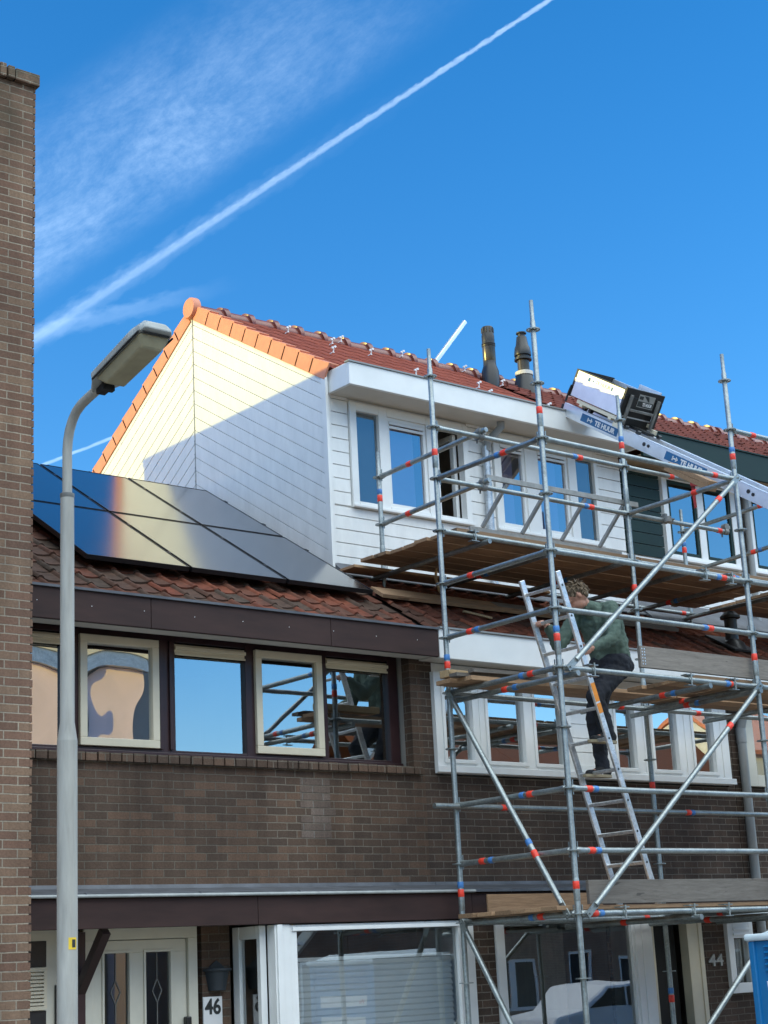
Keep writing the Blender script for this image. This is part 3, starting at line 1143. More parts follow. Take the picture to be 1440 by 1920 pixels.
boards(pb, [(12.03, 11.83, 1.86), (12.50, 11.83, 1.86), (12.50, 11.83, 2.565), (12.03, 11.83, 2.565)], (1, 0, 0), 0.14, 0.007, (0, 0.02, 0))
pb.box(12.03, 12.50, 11.851, 11.87, 1.86, 2.565)
pb.build('panel', 'clad', win44)
sh = MB()
sh.box(10.27, 14.40, 11.86, 11.94, 1.66, 1.719)
sh.build('sill_shadow_gap', 'rubber', h44)  # matt black strip standing in for the shadow gap under the frame
# raised storey front
pb = MB()
dw1 = (10.415, 12.06)
dw2 = (12.44, 14.09)
zw0, zw1 = 4.615, 5.765
boards(pb, [(XA + 0.06, DY, 3.93), (XB, DY, 3.93), (XB, DY, zw0 - 0.01), (XA + 0.06, DY, zw0 - 0.01)], (1, 0, 0), 0.143, 0.009, (0, 0.018, 0))
for a, b_ in ((XA + 0.06, dw1[0] - 0.012), (dw1[1] + 0.012, dw2[0] - 0.012), (dw2[1] + 0.012, XB)):
    boards(pb, [(a, DY, zw0), (b_, DY, zw0), (b_, DY, 5.80), (a, DY, 5.80)], (1, 0, 0), 0.143, 0.009, (0, 0.018, 0))
pb.box(XA, XA + 0.055, DY - 0.012, DY + 0.06, 3.95, 5.80)
wall_front(pb, XA + 0.07, XB, 3.90, 5.81, DY + 0.022, DY + 0.08, [(dw1[0], dw1[1], zw0, zw1), (dw2[0], dw2[1], zw0, zw1)])
pb.build('front_cladding', 'clad', h44, bevel=0.002)
pb = MB()
pb.box(XA + 0.01, XB, 12.95, DY + 0.02, 3.86, 3.87)
pb.prism([(XA + 0.01, DY - 0.004, 4.0), (XA + 0.01, DY - 0.004, 3.93), (XA + 0.01, 12.88, lz(12.88) + 0.05), (XA + 0.01, 12.88, lz(12.88) + 0.062)], (XB - XA, 0, 0))
pb.build('flashing', 'lead', h44)
for (w0, w1), cs in ((dw1, [(10.50, 10.80), (10.915, 11.46), (11.62, 11.985)]), (dw2, [(12.52, 12.92), (13.10, 13.605), (13.735, 14.035)])):
    cc = [(a, b_, 4.685, 5.675) for a, b_ in cs]
    wf = MB()
    frame(wf, w0, w1, zw0, zw1, DY - 0.025, DY + 0.07, cc)
    wf.box(w0 - 0.01, w1 + 0.01, DY - 0.055, DY - 0.026, zw0, zw0 + 0.03)
    wn = wf.build('window', 'white', h44, bevel=0.005)
    for i, (a, b_, c, d) in enumerate(cc):
        last = (w0 == dw1[0] and i == 2)
        if last:                 # this casement stands open, turned into the room
            sb = MB()
            sb.box(b_ - 0.05, b_ - 0.005, DY + 0.09, DY + 0.15, c, d)
            sb.box(b_ - 0.05, b_ - 0.005, DY + 0.38, DY + 0.44, c, d)
            sb.box(b_ - 0.05, b_ - 0.005, DY + 0.151, DY + 0.379, c, c + 0.06)
            sb.box(b_ - 0.05, b_ - 0.005, DY + 0.151, DY + 0.379, d - 0.06, d)
            sb.build('open_sash', 'white', wn, bevel=0.004)
            continue
        if i == 1 or (w0 == dw2[0] and i == 0):
            sb = MB()
            ring(sb, a, b_, c, d, DY - 0.008, DY + 0.05, 0.04)
            sb.build('sash', 'white', wn, bevel=0.004)
            vt = MB()
            vt.box(a + 0.03, b_ - 0.03, DY - 0.02, DY + 0.0, d - 0.075, d - 0.045)
            vt.box(a + 0.03, b_ - 0.03, DY - 0.014, DY + 0.0, d - 0.118, d - 0.090)
            vt.build('vent', 'white', wn)
            gb = MB()
            gb.box(a + 0.03, b_ - 0.10, DY + 0.10, DY + 0.105, c, d - 0.05)
            gb.build('sheer_curtain', 'sheer', wn)
            pane(wn, 'glass_dormer', a + 0.04, b_ - 0.04, c + 0.04, d - 0.09, DY + 0.02)
        else:
            gb = MB()
            gb.box(a, b_, DY + 0.06, DY + 0.065, c, d)
            gb.build('blind', 'grey_blind', wn)
            pane(wn, 'glass_obscure', a, b_, c, d, DY + 0.02)
fa = MB()
fa.box(XA + 0.02, XB - 0.01, 12.71, 12.75, 5.795, 6.035)
fa.box(XA + 0.02, XA + 0.06, 12.751, 13.14, 5.795, 6.035)
fa.box(XB - 0.05, XB - 0.01, 12.751, 13.14, 5.795, 6.035)
fa.build('upper_fascia', 'white', h44, bevel=0.004)
fa = MB()
fa.box(XA + 0.061, XB - 0.051, 12.751, 13.14, 5.80, 5.82)
fa.build('upper_soffit', 'soffit', h44)
fa = MB()
fa.box(XA + 0.01, XB, 12.695, 12.77, 6.036, 6.052)
fa.build('upper_gutter_edge', 'pipe_grey', h44)
# upper roof
r = MB()
y0 = 12.90
ln = (RY - 0.06 - y0) * math.hypot(1, US)
tiles(r, XA + 0.03, XB + 0.02, y0, uz(y0) - 0.0, US, ln, 0.245, 0.335, FLAT, lift=0.005, jit=0.001, thick=0.006)
tiles(r, XA + 0.03, XB + 0.02, 19.5, uz(19.5), US, (19.5 - RY - 0.06) * math.hypot(1, US), 0.245, 0.335, FLAT, lift=0.026, jit=0.002, dirsign=-1)
for sg in (-1, 1):
    ye = y0 + 0.02 if sg < 0 else 19.5
    r.prism([(XA + 0.03, RY, ZU - 0.02), (XA + 0.03, RY, ZU - 0.16), (XA + 0.03, ye, uz(ye) - 0.13), (XA + 0.03, ye, uz(ye) - 0.02)], (XB - XA - 0.02, 0, 0), 0.2)
up44 = r.build('upper_roof', 'tile_up', h44, 50)


def ridge(parent, x0, x1, zr):
    rd = MB()
    x = x0
    while x < x1 - 0.05:
        rd.path([(x, RY, zr + 0.0), (x + 0.34, RY, zr + 0.005), (x + 0.345, RY, zr + 0.008), (x + 0.40, RY, zr + 0.008)],
                [0.110, 0.114, 0.142, 0.142], 18)
        x += 0.36
    return rd.build('ridge_tiles', 'ridge', parent, 45)


ridge(up44, XA + 0.03, XB, ZU - 0.05)
# verge tiles along the gable
ve = MB()
for sg in (-1, 1):
    L_ = 2.62 if sg < 0 else 4.45
    kx = 1 / math.hypot(1, US)
    v = Vector((0, sg * kx, -US * kx))
    nn = Vector((0, sg * US * kx, kx))
    s0 = 0.10
    while s0 < L_ * 1.0 + 0.2:
        ln_ = 0.285
        if sg < 0 and s0 + ln_ > (RY - 12.90) / kx:
            ln_ = (RY - 12.90) / kx - s0
            if ln_ < 0.08:
                break
        o = Vector((0, RY, ZU))
        a = o + v * s0 + nn * 0.052
        e = o + v * (s0 + ln_ + 0.03) + nn * 0.075
        # cheek
        ve.prism([Vector((XA - 0.035, a.y, a.z)), Vector((XA - 0.035, e.y, e.z)),
                  Vector((XA - 0.035, e.y, e.z)) - nn * 0.185, Vector((XA - 0.035, a.y, a.z)) - nn * 0.165], (0.022, 0, 0))
        # top flange
        ve.prism([Vector((XA - 0.013, a.y, a.z)), Vector((XA - 0.013, e.y, e.z)),
                  Vector((XA - 0.013, e.y, e.z)) - nn * 0.02, Vector((XA - 0.013, a.y, a.z)) - nn * 0.02], (0.11, 0, 0))
        s0 += 0.285
ve.build('verge_tiles', 'verge', up44, bevel=0.005)
cap = MB()
cap.path([(XA - 0.075, RY, ZU + 0.005), (XA - 0.055, RY, ZU + 0.005), (XA + 0.02, RY, ZU + 0.01)], [0.115, 0.130, 0.130], 28)
cap.build('ridge_end_cap', 'verge', up44, 40)
# gable cladding, boards mitred at the ridge line
GX = XA - 0.02


def gz(y):
    return uz(y) - 0.03


gf = MB()
yfA = DY - 0.02
front_poly = [(GX, yfA + 0.0, 3.90), (GX, yfA, gz(yfA)), (GX, RY - 0.012, gz(RY - 0.012)), (GX, RY - 0.012, ZR - 0.1)]
back_poly = [(GX, RY + 0.012, ZR - 0.1), (GX, RY + 0.012, gz(RY + 0.012)), (GX, 19.5, gz(19.5)), (GX, 19.5, lz(2 * RY - 19.5) - 0.1)]
inner = [(GX, yfA + 0.05, 3.95)] + [(GX, yfA + 0.05, gz(yfA + 0.05)), (GX, RY - 0.012, gz(RY - 0.012)), (GX, RY - 0.012, ZR - 0.1)]
boards(gf, inner, (0, 1, US), 0.138, 0.006, (0.016, 0, 0))
boards(gf, back_poly, (0, 1, -US), 0.138, 0.010, (0.016, 0, 0))
gf.box(GX - 0.012, GX + 0.02, yfA - 0.03, yfA + 0.045, 3.90, gz(yfA) + 0.01)
gf.prism([(GX + 0.018, yfA + 0.01, 3.9), (GX + 0.018, yfA + 0.01, gz(yfA)), (GX + 0.018, RY, gz(RY)), (GX + 0.018, 19.5, gz(19.5)),
          (GX + 0.018, 19.5, lz(2 * RY - 19.5) - 0.1), (GX + 0.018, RY, ZR - 0.1)], (0.025, 0, 0))
gf.build('gable_cladding', 'clad', h44, bevel=0.0015)
gn = MB()
zz = 7.40
while zz > 5.4:
    gn.path([(GX - 0.004, RY, zz), (GX + 0.003, RY, zz)], 0.010, 8)
    zz -= 0.16
gn.box(GX + 0.001, GX + 0.01, RY - 0.006, RY + 0.006, ZR, gz(RY) - 0.02)
gn.build('mitre_strip', 'pipe_grey', h44)
# flue pipes
fl = MB()
fl.lathe((14.47, 15.17, 7.25), [(0.115, 0), (0.115, 0.26), (0.088, 0.34), (0.084, 0.40)], 20)
f1 = fl.build('flue_pipe', 'black', up44, 40)
f1['label'] = 'straight black flue with bronze shaft'
fl = MB()
fl.lathe((14.47, 15.17, 7.64), [(0.078, 0), (0.086, 0.02), (0.086, 0.22)], 20)
fl.build('flue_shaft', 'flue_brown', f1 and up44, 40)
fl = MB()
fl.lathe((14.47, 15.17, 7.855), [(0.088, 0), (0.092, 0.01), (0.092, 0.022), (0.086, 0.028), (0.092, 0.034), (0.092, 0.046), (0.086, 0.052),
                              (0.085, 0.08), (0.085, 0.16), (0.075, 0.20), (0.075, 0.27), (0.071, 0.28)], 22)
for k in range(10):
    an = k * math.tau / 10
    fl.box(14.47 + 0.076 * math.cos(an) - 0.007, 14.47 + 0.076 * math.cos(an) + 0.007,
           15.17 + 0.076 * math.sin(an) - 0.007, 15.17 + 0.076 * math.sin(an) + 0.007, 8.05, 8.12)
fl.build('flue_cap', 'black', up44, 40)
fl = MB()
fl.lathe((15.12, 15.20, 7.25), [(0.175, 0), (0.155, 0.16), (0.12, 0.30), (0.113, 0.34)], 20)
f2 = fl.build('flue_base', 'black', up44, 40)
fl = MB()
fl.lathe((15.12, 15.20, 7.585), [(0.122, 0), (0.122, 0.05), (0.10, 0.06)], 20)
fl.build('flue_collar', 'soffit', up44, 40)
fl = MB()
fl.lathe((15.12, 15.20, 7.64), [(0.082, 0), (0.082, 0.175)], 20)
fl.build('flue_shaft', 'flue_brown', up44, 40)
fl = MB()
fl.lathe((15.12, 15.20, 7.80), [(0.09, 0), (0.118, 0.005), (0.118, 0.03), (0.092, 0.035), (0.092, 0.065), (0.114, 0.07), (0.116, 0.095), (0.104, 0.18),
                              (0.086, 0.22), (0.068, 0.34), (0.048, 0.345), (0.048, 0.38), (0.070, 0.385), (0.070, 0.402), (0.052, 0.407)], 22)
fl.build('flue_cap', 'black', up44, 40)
# roof hooks
for (hx, hy) in [(11.09, 15.07), (11.01, 14.12), (12.14, 15.40), (12.10, 14.78), (13.12, 15.40), (11.97, 13.83), (14.20, 15.42),
                 (13.11, 14.01), (14.29, 14.82), (11.65, 14.95), (12.75, 13.45), (13.75, 13.5)]:
    hk = MB()
    hz = uz(hy) + 0.03
    hk.box(hx - 0.010, hx + 0.010, hy - 0.06, hy, hz, hz + 0.012)
    hk.path([(hx, hy - 0.05, hz + 0.01), (hx, hy - 0.06, hz + 0.05)], 0.008, 8)
    hk.path([(hx - 0.016, hy - 0.07, hz + 0.055), (hx - 0.016, hy - 0.05, hz + 0.055)], 0.014, 10)
    hk.path([(hx + 0.02, hy - 0.07, hz + 0.075), (hx + 0.02, hy - 0.05, hz + 0.075)], 0.014, 10)
    hk.build('roof_hook', 'sticker', up44, 40)
# downpipe of 44
dp = MB()
dp.path([(12.37, 12.86, 5.86), (12.37, 12.86, 5.74), (12.31, 13.03, 5.60), (12.30, 13.04, 5.50)], 0.045, 14)
dp.build('downpipe_bend', 'pipe_grey', h44, 60)
dp = MB()
dp.path([(12.29, 13.045, 5.55), (12.29, 13.045, 3.75)], 0.042, 14)
dp.build('downpipe', 'zinc', h44, 60)
dp = MB()
dp.path([(14.62, 11.79, 2.33), (14.62, 11.79, -1.7)], 0.05, 14)
dp.path([(14.62, 11.79, 2.36), (14.62, 11.79, 2.20)], 0.056, 14)
dp.path([(14.62, 11.79, 2.34), (14.62, 11.70, 2.60), (14.62, 11.64, 2.77)], 0.05, 14)
dp.path([(14.62, 11.79, 1.0), (14.62, 11.79, 1.06)], 0.058, 14)
# ground floor of 44
bk = MB()
bk.box(10.17, 10.428, 11.385, 11.848, GP, 0.42)
bk.build('brick_pier', 'brick_44', h44)
bw = MB()
frame(bw, 10.43, 12.43, -0.95, 0.395, 11.36, 11.44, [(10.53, 12.17, -0.85, 0.345)])
bw.box(12.20, 12.43, 11.345, 11.359, -0.95, 0.395)
bw.box(12.28, 12.30, 11.335, 11.344, -0.95, 0.395)
bw.box(10.43, 10.50, 11.441, 11.845, -0.95, 0.395)
bw.box(12.38, 12.43, 11.441, 11.845, -0.95, 0.395)
bay44 = bw.build('bay_window', 'white', h44, bevel=0.004)
pane(bay44, 'glass_low', 10.53, 12.17, -0.85, 0.345, 11.40)
gb = MB()
gb.box(10.53, 11.45, 11.56, 11.565, -0.85, 0.30)
gb.build('sheer_curtain', 'sheer_grey', bay44)
kn = MB()
kn.box(10.43, 12.43, 11.37, 11.84, GP, -0.951)
kn.build('bay_base', 'brick_dark', h44)
cn = MB()
cn.box(10.15, 14.5, 11.34, 11.37, 0.41, 0.625)
cn.build('canopy_fascia', 'maroon', h44)
cn = MB()
cn.box(10.15, 14.5, 11.371, 11.849, 0.425, 0.445)
cn.build('canopy_soffit', 'soffit', h44)
cn = MB()
cn.prism([(10.165, 11.30, 0.632), (10.165, 11.849, 0.705), (10.165, 11.849, 0.755), (10.165, 11.838, 0.755), (10.165, 11.825, 0.725), (10.165, 11.30, 0.658)], (4.33, 0, 0))
cn.build('canopy_lead', 'lead', h44, 40)
dj = MB()
ring(dj, 12.93, 13.72, GP + 0.02, 0.435, 11.83, 11.93, 0.06, 0.07, 0.03)
dj.box(13.50, 13.66, 11.84, 11.95, GP + 0.03, 0.36)
dj.build('door_frame', 'cream', h44, bevel=0.004)
dl = MB()
dl.box(12.99, 13.50, 12.02, 12.06, GP + 0.05, 0.36)
dl.build('door', 'interior_dark', h44)
wf = MB()
frame(wf, 14.08, 14.49, -0.40, 0.32, 11.80, 11.90, [(14.17, 14.42, -0.30, 0.15)])
wf.box(14.16, 14.43, 11.785, 11.799, 0.175, 0.20)
wf.box(14.16, 14.43, 11.785, 11.799, 0.225, 0.25)
wsm = wf.build('window', 'white', h44, bevel=0.004)
pane(wsm, 'glass_low', 14.17, 14.42, -0.30, 0.15, 11.84)
cb = MB()
for k in range(5):
    cb.path([(14.19 + k * 0.05, 11.93 + 0.01 * (k % 2), -0.30), (14.20 + k * 0.05, 11.93, 0.14)], 0.02, 8)
cb.build('curtain', 'blind', wsm)
nb = thing('house_number', 'grey metal number 44 fixed to dark brick beside the doorway', 'sign', (13.9, 11.84, -0.1))
text('digits', '44', (13.785, 11.838, -0.115), (1, 0, 0), (0, 0, 1), 0.165, 'digit', nb, 0.008, 0.003, 0.225)
dp.build('downpipe', 'pipe_grey', h44, 60)

# ---- houses 42 and 40
def green_house(xa, xb, label, detail):
    h = thing('row_house', label, 'house', ((xa + xb) / 2, 15.5, GP), 'houses of the terrace')
    hl = [(xa + 0.20, xb - 0.15, 1.72, 2.83), (xa + 0.3, xb - 1.6, -0.95, 0.44), (xb - 1.4, xb - 0.5, GP, 0.44)]
    house_shell(h, xa + 0.005, xb, hl, 'brick_44')
    r = lower_roof(h, xa, xb, DY)
    r.build('lower_roof', 'tile_low', h, 50)
    f = MB()
    f.box(xa + 0.003, xb, 11.54, 11.58, 2.755, 3.03)
    f.build('fascia', 'white', h)
    f = MB()
    f.box(xa + 0.003, xb, 11.581, 11.848, 2.775, 2.80)
    f.build('soffit', 'soffit', h)
    wf = MB()
    cl = []
    x = xa + 0.34
    while x + 0.5 < xb - 0.2:
        cl.append((x, x + 0.46, 1.86, 2.565))
        x += 0.62
    frame(wf, xa + 0.19, xb - 0.14, 1.735, 2.83, 11.80, 11.90, cl)
    wn = wf.build('window', 'cream2' if detail else 'white', h, bevel=0.004)
    for c in cl:
        pane(wn, 'glass', *c, 11.84)
    wf = MB()
    frame(wf, xa + 0.3, xb - 1.6, -0.95, 0.44, 11.80, 11.90, [(xa + 0.4, xb - 1.7, -0.85, 0.30)])
    wn = wf.build('window', 'cream', h, bevel=0.004)
    pane(wn, 'glass_low', xa + 0.4, xb - 1.7, -0.85, 0.30, 11.84)
    d = MB()
    d.box(xb - 1.4, xb - 0.5, 11.9, 11.95, GP, 0.44)
    d.build('door', 'cream2', h)
    # raised storey
    z0, z1 = 4.60, 5.70
    ws = [(xa + 0.70, xa + 2.06), (xa + 2.30, xa + 3.70)]
    p = MB()
    boards(p, [(xa, DY, 3.93), (xb, DY, 3.93), (xb, DY, z0 - 0.01), (xa, DY, z0 - 0.01)], (1, 0, 0), 0.143, 0.009, (0, 0.018, 0))
    wall_front(p, xa, xb, 3.90, 5.72, DY + 0.022, DY + 0.08, [(a, b_, z0, z1) for a, b_ in ws])
    p.build('front_cladding', 'clad', h)
    p = MB()
    boards(p, [(xa + 0.01, DY - 0.006, z0), (ws[0][0] - 0.03, DY - 0.006, z0), (ws[0][0] - 0.03, DY - 0.006, 5.71), (xa + 0.01, DY - 0.006, 5.71)], (1, 0, 0), 0.143, 0.010, (0, 0.022, 0))
    p.build('green_boards', 'dark_green', h)
    p = MB()
    boards(p, [(ws[1][1] + 0.03, DY - 0.006, z0), (xb - 0.01, DY - 0.006, z0), (xb - 0.01, DY - 0.006, 5.71), (ws[1][1] + 0.03, DY - 0.006, 5.71)], (1, 0, 0), 0.143, 0.010, (0, 0.022, 0))
    p.build('green_boards', 'dark_green', h)
    p = MB()
    boards(p, [(ws[0][1] + 0.02, DY - 0.006, z0), (ws[1][0] - 0.02, DY - 0.006, z0), (ws[1][0] - 0.02, DY - 0.006, 5.71), (ws[0][1] + 0.02, DY - 0.006, 5.71)], (1, 0, 0), 0.16, 0.010, (0, 0.022, 0))
    p.build('grey_boards', 'plank_grey', h)
    p = MB()
    p.path([(ws[0][1] + 0.17, DY - 0.06, 5.62), (ws[0][1] + 0.17, DY - 0.06, 3.85)], 0.04, 12)
    p.build('downpipe', 'pipe_grey', h, 60)
    for a, b_ in ws:
        wf = MB()
        mid = (a + b_) / 2
        cc = [(a + 0.09, mid - 0.06, z0 + 0.08, z1 - 0.08), (mid + 0.06, b_ - 0.09, z0 + 0.08, z1 - 0.08)]
        frame(wf, a, b_, z0, z1, DY - 0.03, DY + 0.06, cc)
        wf.box(a - 0.02, b_ + 0.02, DY - 0.07, DY - 0.031, z0, z0 + 0.035)
        wn = wf.build('window', 'white', h, bevel=0.004)
        for c in cc:
            sb = MB()
            ring(sb, c[0], c[1], c[2], c[3], DY - 0.018, DY + 0.03, 0.045)
            sb.build('sash', 'dark_green', wn, bevel=0.003)
            pane(wn, 'glass_dormer', c[0] + 0.045, c[1] - 0.045, c[2] + 0.045, c[3] - 0.045, DY + 0.0)
    f = MB()
    f.box(xa + 0.005, xb - 0.005, 12.71, 12.75, 5.70, 6.035)
    f.build('upper_fascia', 'dark_green', h, bevel=0.004)
    f = MB()
    for k in range(5):
        f.box(xa + 0.005, xb - 0.005, 12.751 + k * 0.075, 12.82 + k * 0.075, 5.715, 5.73)
    f.build('upper_soffit', 'soffit_wood', h)
    f = MB()
    f.box(xa, xb, 12.695, 12.77, 6.036, 6.052)
    f.build('upper_gutter_edge', 'dark_green', h)
    f = MB()
    f.prism([(xa, DY - 0.004, 4.06), (xa, DY - 0.004, 3.93), (xa, 12.80, lz(12.80) + 0.05), (xa, 12.80, lz(12.80) + 0.062)], (xb - xa, 0, 0))
    f.build('flashing', 'lead', h)
    r = MB()
    y0 = 12.90
    ln = (RY - 0.06 - y0) * math.hypot(1, US)
    tiles(r, xa + 0.03, xb + 0.02, y0, uz(y0), US, ln, 0.205, 0.245, PAN, lift=0.024, jit=0.004)
    for sg in (-1, 1):
        ye = y0 + 0.02 if sg < 0 else 19.5
        r.prism([(xa + 0.02, RY, ZU - 0.02), (xa + 0.02, RY, ZU - 0.16), (xa + 0.02, ye, uz(ye) - 0.13), (xa + 0.02, ye, uz(ye) - 0.02)], (xb - xa, 0, 0), 0.2)
    up = r.build('upper_roof', 'tile_green', h, 50)
    ridge(up, xa + 0.05, xb, ZU - 0.05)
    return h


h42 = green_house(14.505, 19.0, 'terraced house with dark green fascia and green boards, right of white house', True)
h40 = green_house(19.005, 23.5, 'farthest terraced house, only a sliver of red roof at right edge', False)
vp = MB()
vp.lathe((15.10, 12.16, 3.30), [(0.17, 0), (0.13, 0.10), (0.075, 0.14), (0.072, 0.40)], 18)
vp.lathe((15.10, 12.16, 3.68), [(0.085, 0), (0.115, 0.01), (0.115, 0.035), (0.06, 0.085), (0.02, 0.10)], 18)
vp.prism([(14.90, 11.98, lz(11.98) + 0.045), (15.30, 11.98, lz(11.98) + 0.045), (15.34, 12.36, lz(12.36) + 0.045), (14.86, 12.36, lz(12.36) + 0.045)], (0, -0.01, 0.02))
vp.build('vent_pipe', 'black', h42, 40)

# ------------------------------------------------------------------ solar panels
sp_group = 'black solar panels on the roof of number 46'
kx = 1 / math.hypot(1, YS)
vS = Vector((0, kx, YS * kx))
nS = Vector((0, -YS * kx, kx))
cols = [(6.785, 7.795), (7.825, 8.835), (8.865, 9.845)]
rows = [(12.20, 13.60), (13.63, 15.02)]
names = {(0, 0): 'lower left solar panel, sky blue reflection, behind the lamp post',
         (1, 0): 'lower middle solar panel with a bright cream reflection',
         (2, 0): 'lower right grey solar panel ending in a point near the scaffold foot',
         (0, 1): 'upper left solar panel next to the brick building, dark blue',
         (1, 1): 'upper middle solar panel with orange and cream reflection below the ridge',
         (2, 1): 'upper right grey solar panel against the white gable'}
for j, (ya, yb) in enumerate(rows):
    for i, (xa, xb) in enumerate(cols):
        p0 = Vector((0, ya, lz(ya))) + nS * 0.139
        p1 = Vector((0, yb, lz(yb))) + nS * 0.139
        sp = thing('solar_panel', names[(i, j)], 'solar panel', ((xa + xb) / 2, (ya + yb) / 2, lz((ya + yb) / 2) + 0.08), sp_group)
        mb = MB()
        mb.prism([Vector((xa + 0.012, 0, 0)) + p0 + vS * 0.012, Vector((xb - 0.012, 0, 0)) + p0 + vS * 0.012,
                  Vector((xb - 0.012, 0, 0)) + p1 - vS * 0.012, Vector((xa + 0.012, 0, 0)) + p1 - vS * 0.012], nS * 0.004)
        mb.build('glass_face', 'panel', sp)
        mb = MB()
        c0 = (p0 + p1) / 2 - nS * 0.014
        hl = (p1 - p0).length / 2
        for sgn in (-1, 1):
            mb.obox(c0 + Vector(((xa + xb) / 2, 0, 0)) + vS * sgn * (hl - 0.005), (Vector(((xb - xa) / 2, 0, 0))), vS * 0.005, nS * 0.021)
            xe = xa + 0.005 if sgn < 0 else xb - 0.005
            mb.obox(c0 + Vector((xe, 0, 0)), Vector((0.005, 0, 0)), vS * (hl - 0.011), nS * 0.021)
        mb.obox(c0 + Vector(((xa + xb) / 2, 0, 0)) - nS * 0.018, Vector(((xb - xa) / 2 - 0.011, 0, 0)), vS * (hl - 0.011), nS * 0.002)
        mb.build('frame', 'panel_frame', sp)
        mb = MB()
        for q in (0.25, 0.75):
            c1 = p0 + (p1 - p0) * q - nS * 0.066
            mb.obox(c1 + Vector(((xa + xb) / 2, 0, 0)), Vector(((xb - xa) / 2 - 0.002, 0, 0)), vS * 0.02, nS * 0.030)
            mb.obox(p0 + (p1 - p0) * q + Vector((xb + 0.014, 0, 0)) + nS * 0.003, Vector((0.014, 0, 0)), vS * 0.025, nS * 0.006)
        mb.build('mounting_rail', 'panel_frame', sp)

# ------------------------------------------------------------------ scaffold
Z0 = 4.366


def lv(k):
    return Z0 + 0.5 * k


XS0, XS1, XS2 = 9.93, 12.50, 15.07
YB_, YA_, YR_ = 9.83, 11.23, 12.78
PO = {'A': (XS0, YA_), 'B': (XS0, YB_), 'C': (XS1, YA_), 'D': (XS1, YB_), 'E': (10.52, YR_), 'F': (15.16, YR_),
      'G': (XS2, YB_), 'H': (XS2, YA_)}
sc = thing('scaffold', 'galvanised tube scaffold with three plank decks in front of the white house', 'scaffold', (12.5, 10.53, GP))
TR = 0.02415


def bands(parent, p, q, specs):
    """coloured tape rings: (fraction, colour)"""
    p, q = Vector(p), Vector(q)
    d = (q - p)
    L_ = d.length
    d.normalize()
    for f, col in specs:
        if 1:
            b_ = MB()
            w = 0.034 if col == 'red' else 0.026
            m_ = p + d * L_ * f
            b_.path([m_ - d * w, m_ - d * (w - 0.004), m_ + d * (w - 0.004), m_ + d * w], [TR + 0.001, TR + 0.0035, TR + 0.0035, TR + 0.001], 16)
            o = b_.build('tape_band', col, parent, 40)
            o['label'] = col + ' tape ring'


def standard(key, kb, kt, foot, bz):
    x, y = PO[key]
    mb = MB()
    zt = lv(kt) + 0.275
    mb.path([(x, y, foot), (x, y, lv(kt) + 0.075), (x, y, lv(kt) + 0.09), (x, y, zt)], [TR, TR, 0.019, 0.019], 16, True)
    # joint swellings and pin holes
    for k in range(kb, kt + 1):
        if (k - kt) % 4 == 2:
            mb.path([(x, y, lv(k) + 0.10), (x, y, lv(k) + 0.11), (x, y, lv(k) + 0.27), (x, y, lv(k) + 0.28)], [TR, TR + 0.003, TR + 0.003, TR], 16)
    if foot < -1:
        mb.path([(x, y, GP), (x, y, foot + 0.01)], 0.017, 12)
        mb.box(x - 0.07, x + 0.07, y - 0.07, y + 0.07, GP, GP + 0.008)
    else:
        mb.path([(x, y, foot - 0.14), (x, y, foot + 0.01)], 0.017, 12)
        mb.box(x - 0.075, x + 0.075, y - 0.075, y + 0.075, foot - 0.148, foot - 0.139)
    o = mb.build('standard', 'steel', sc, 40)
    for k in range(kb, kt + 1):
        rb = MB()
        z = lv(k)
        n = 24
        # rosette: ring with a small hub and eight bridges
        rb.path([(x, y, z - 0.0045), (x, y, z + 0.0045)], 0.036, 20)
        vo, vi = [], []
        for i in range(n):
            an = math.tau * i / n
            vo.append((x + 0.062 * math.cos(an), y + 0.062 * math.sin(an)))
            vi.append((x + 0.050 * math.cos(an), y + 0.050 * math.sin(an)))
        vs = [(a, b_, z + s_) for s_ in (-0.0045, 0.0045) for a, b_ in vo] + [(a, b_, z + s_) for s_ in (-0.0045, 0.0045) for a, b_ in vi]
        fs = []
        for i in range(n):
            j = (i + 1) % n
            fs += [(i, j, n + j, n + i), (n + i, n + j, 3 * n + j, 3 * n + i), (3 * n + i, 3 * n + j, 2 * n + j, 2 * n + i), (2 * n + i, 2 * n + j, j, i)]
        rb.mesh(vs, fs)
        for i in range(8):
            an = math.tau * i / 8
            c = Vector((x + 0.043 * math.cos(an), y + 0.043 * math.sin(an), z))
            e = Vector((math.cos(an), math.sin(an), 0))
            rb.obox(c, e * 0.0085, Vector((-e.y, e.x, 0)) * 0.006, Vector((0, 0, 0.0044)))
        rb.build('rosette', 'steel', o, 40)
    sp_ = []
    for k, both in bz:
        f = (lv(k) - foot) / (zt - foot)
        sp_.append((f, 'red'))
        if both:
            sp_.append((f + 0.072 / (zt - foot), 'blue'))
    bands(o, (x, y, foot), (x, y, zt), sp_)
    return o


standard('B', -12, 2, -1.70, [(0.5, False), (-3.5, True), (-7.55, False)])
standard('A', -12, 2, -1.70, [(0.5, False), (-3.5, True), (-7.5, True)])
standard('C', -12, 2, -1.70, [(1.45, True), (-1.55, False), (-5.5, False), (-9.5, True)])
standard('D', -12, 2, -1.70, [(0.45, True), (-3.45, False), (-7.5, True)])
standard('G', -12, 2, -1.70, [(0.45, True), (-3.45, False)])
standard('H', -12, 2, -1.70, [(1.45, True), (-1.55, False)])
standard('E', -1, 1, 3.80, [(0.55, True)])
standard('F', -1, 1, 3.80, [(0.55, True)])


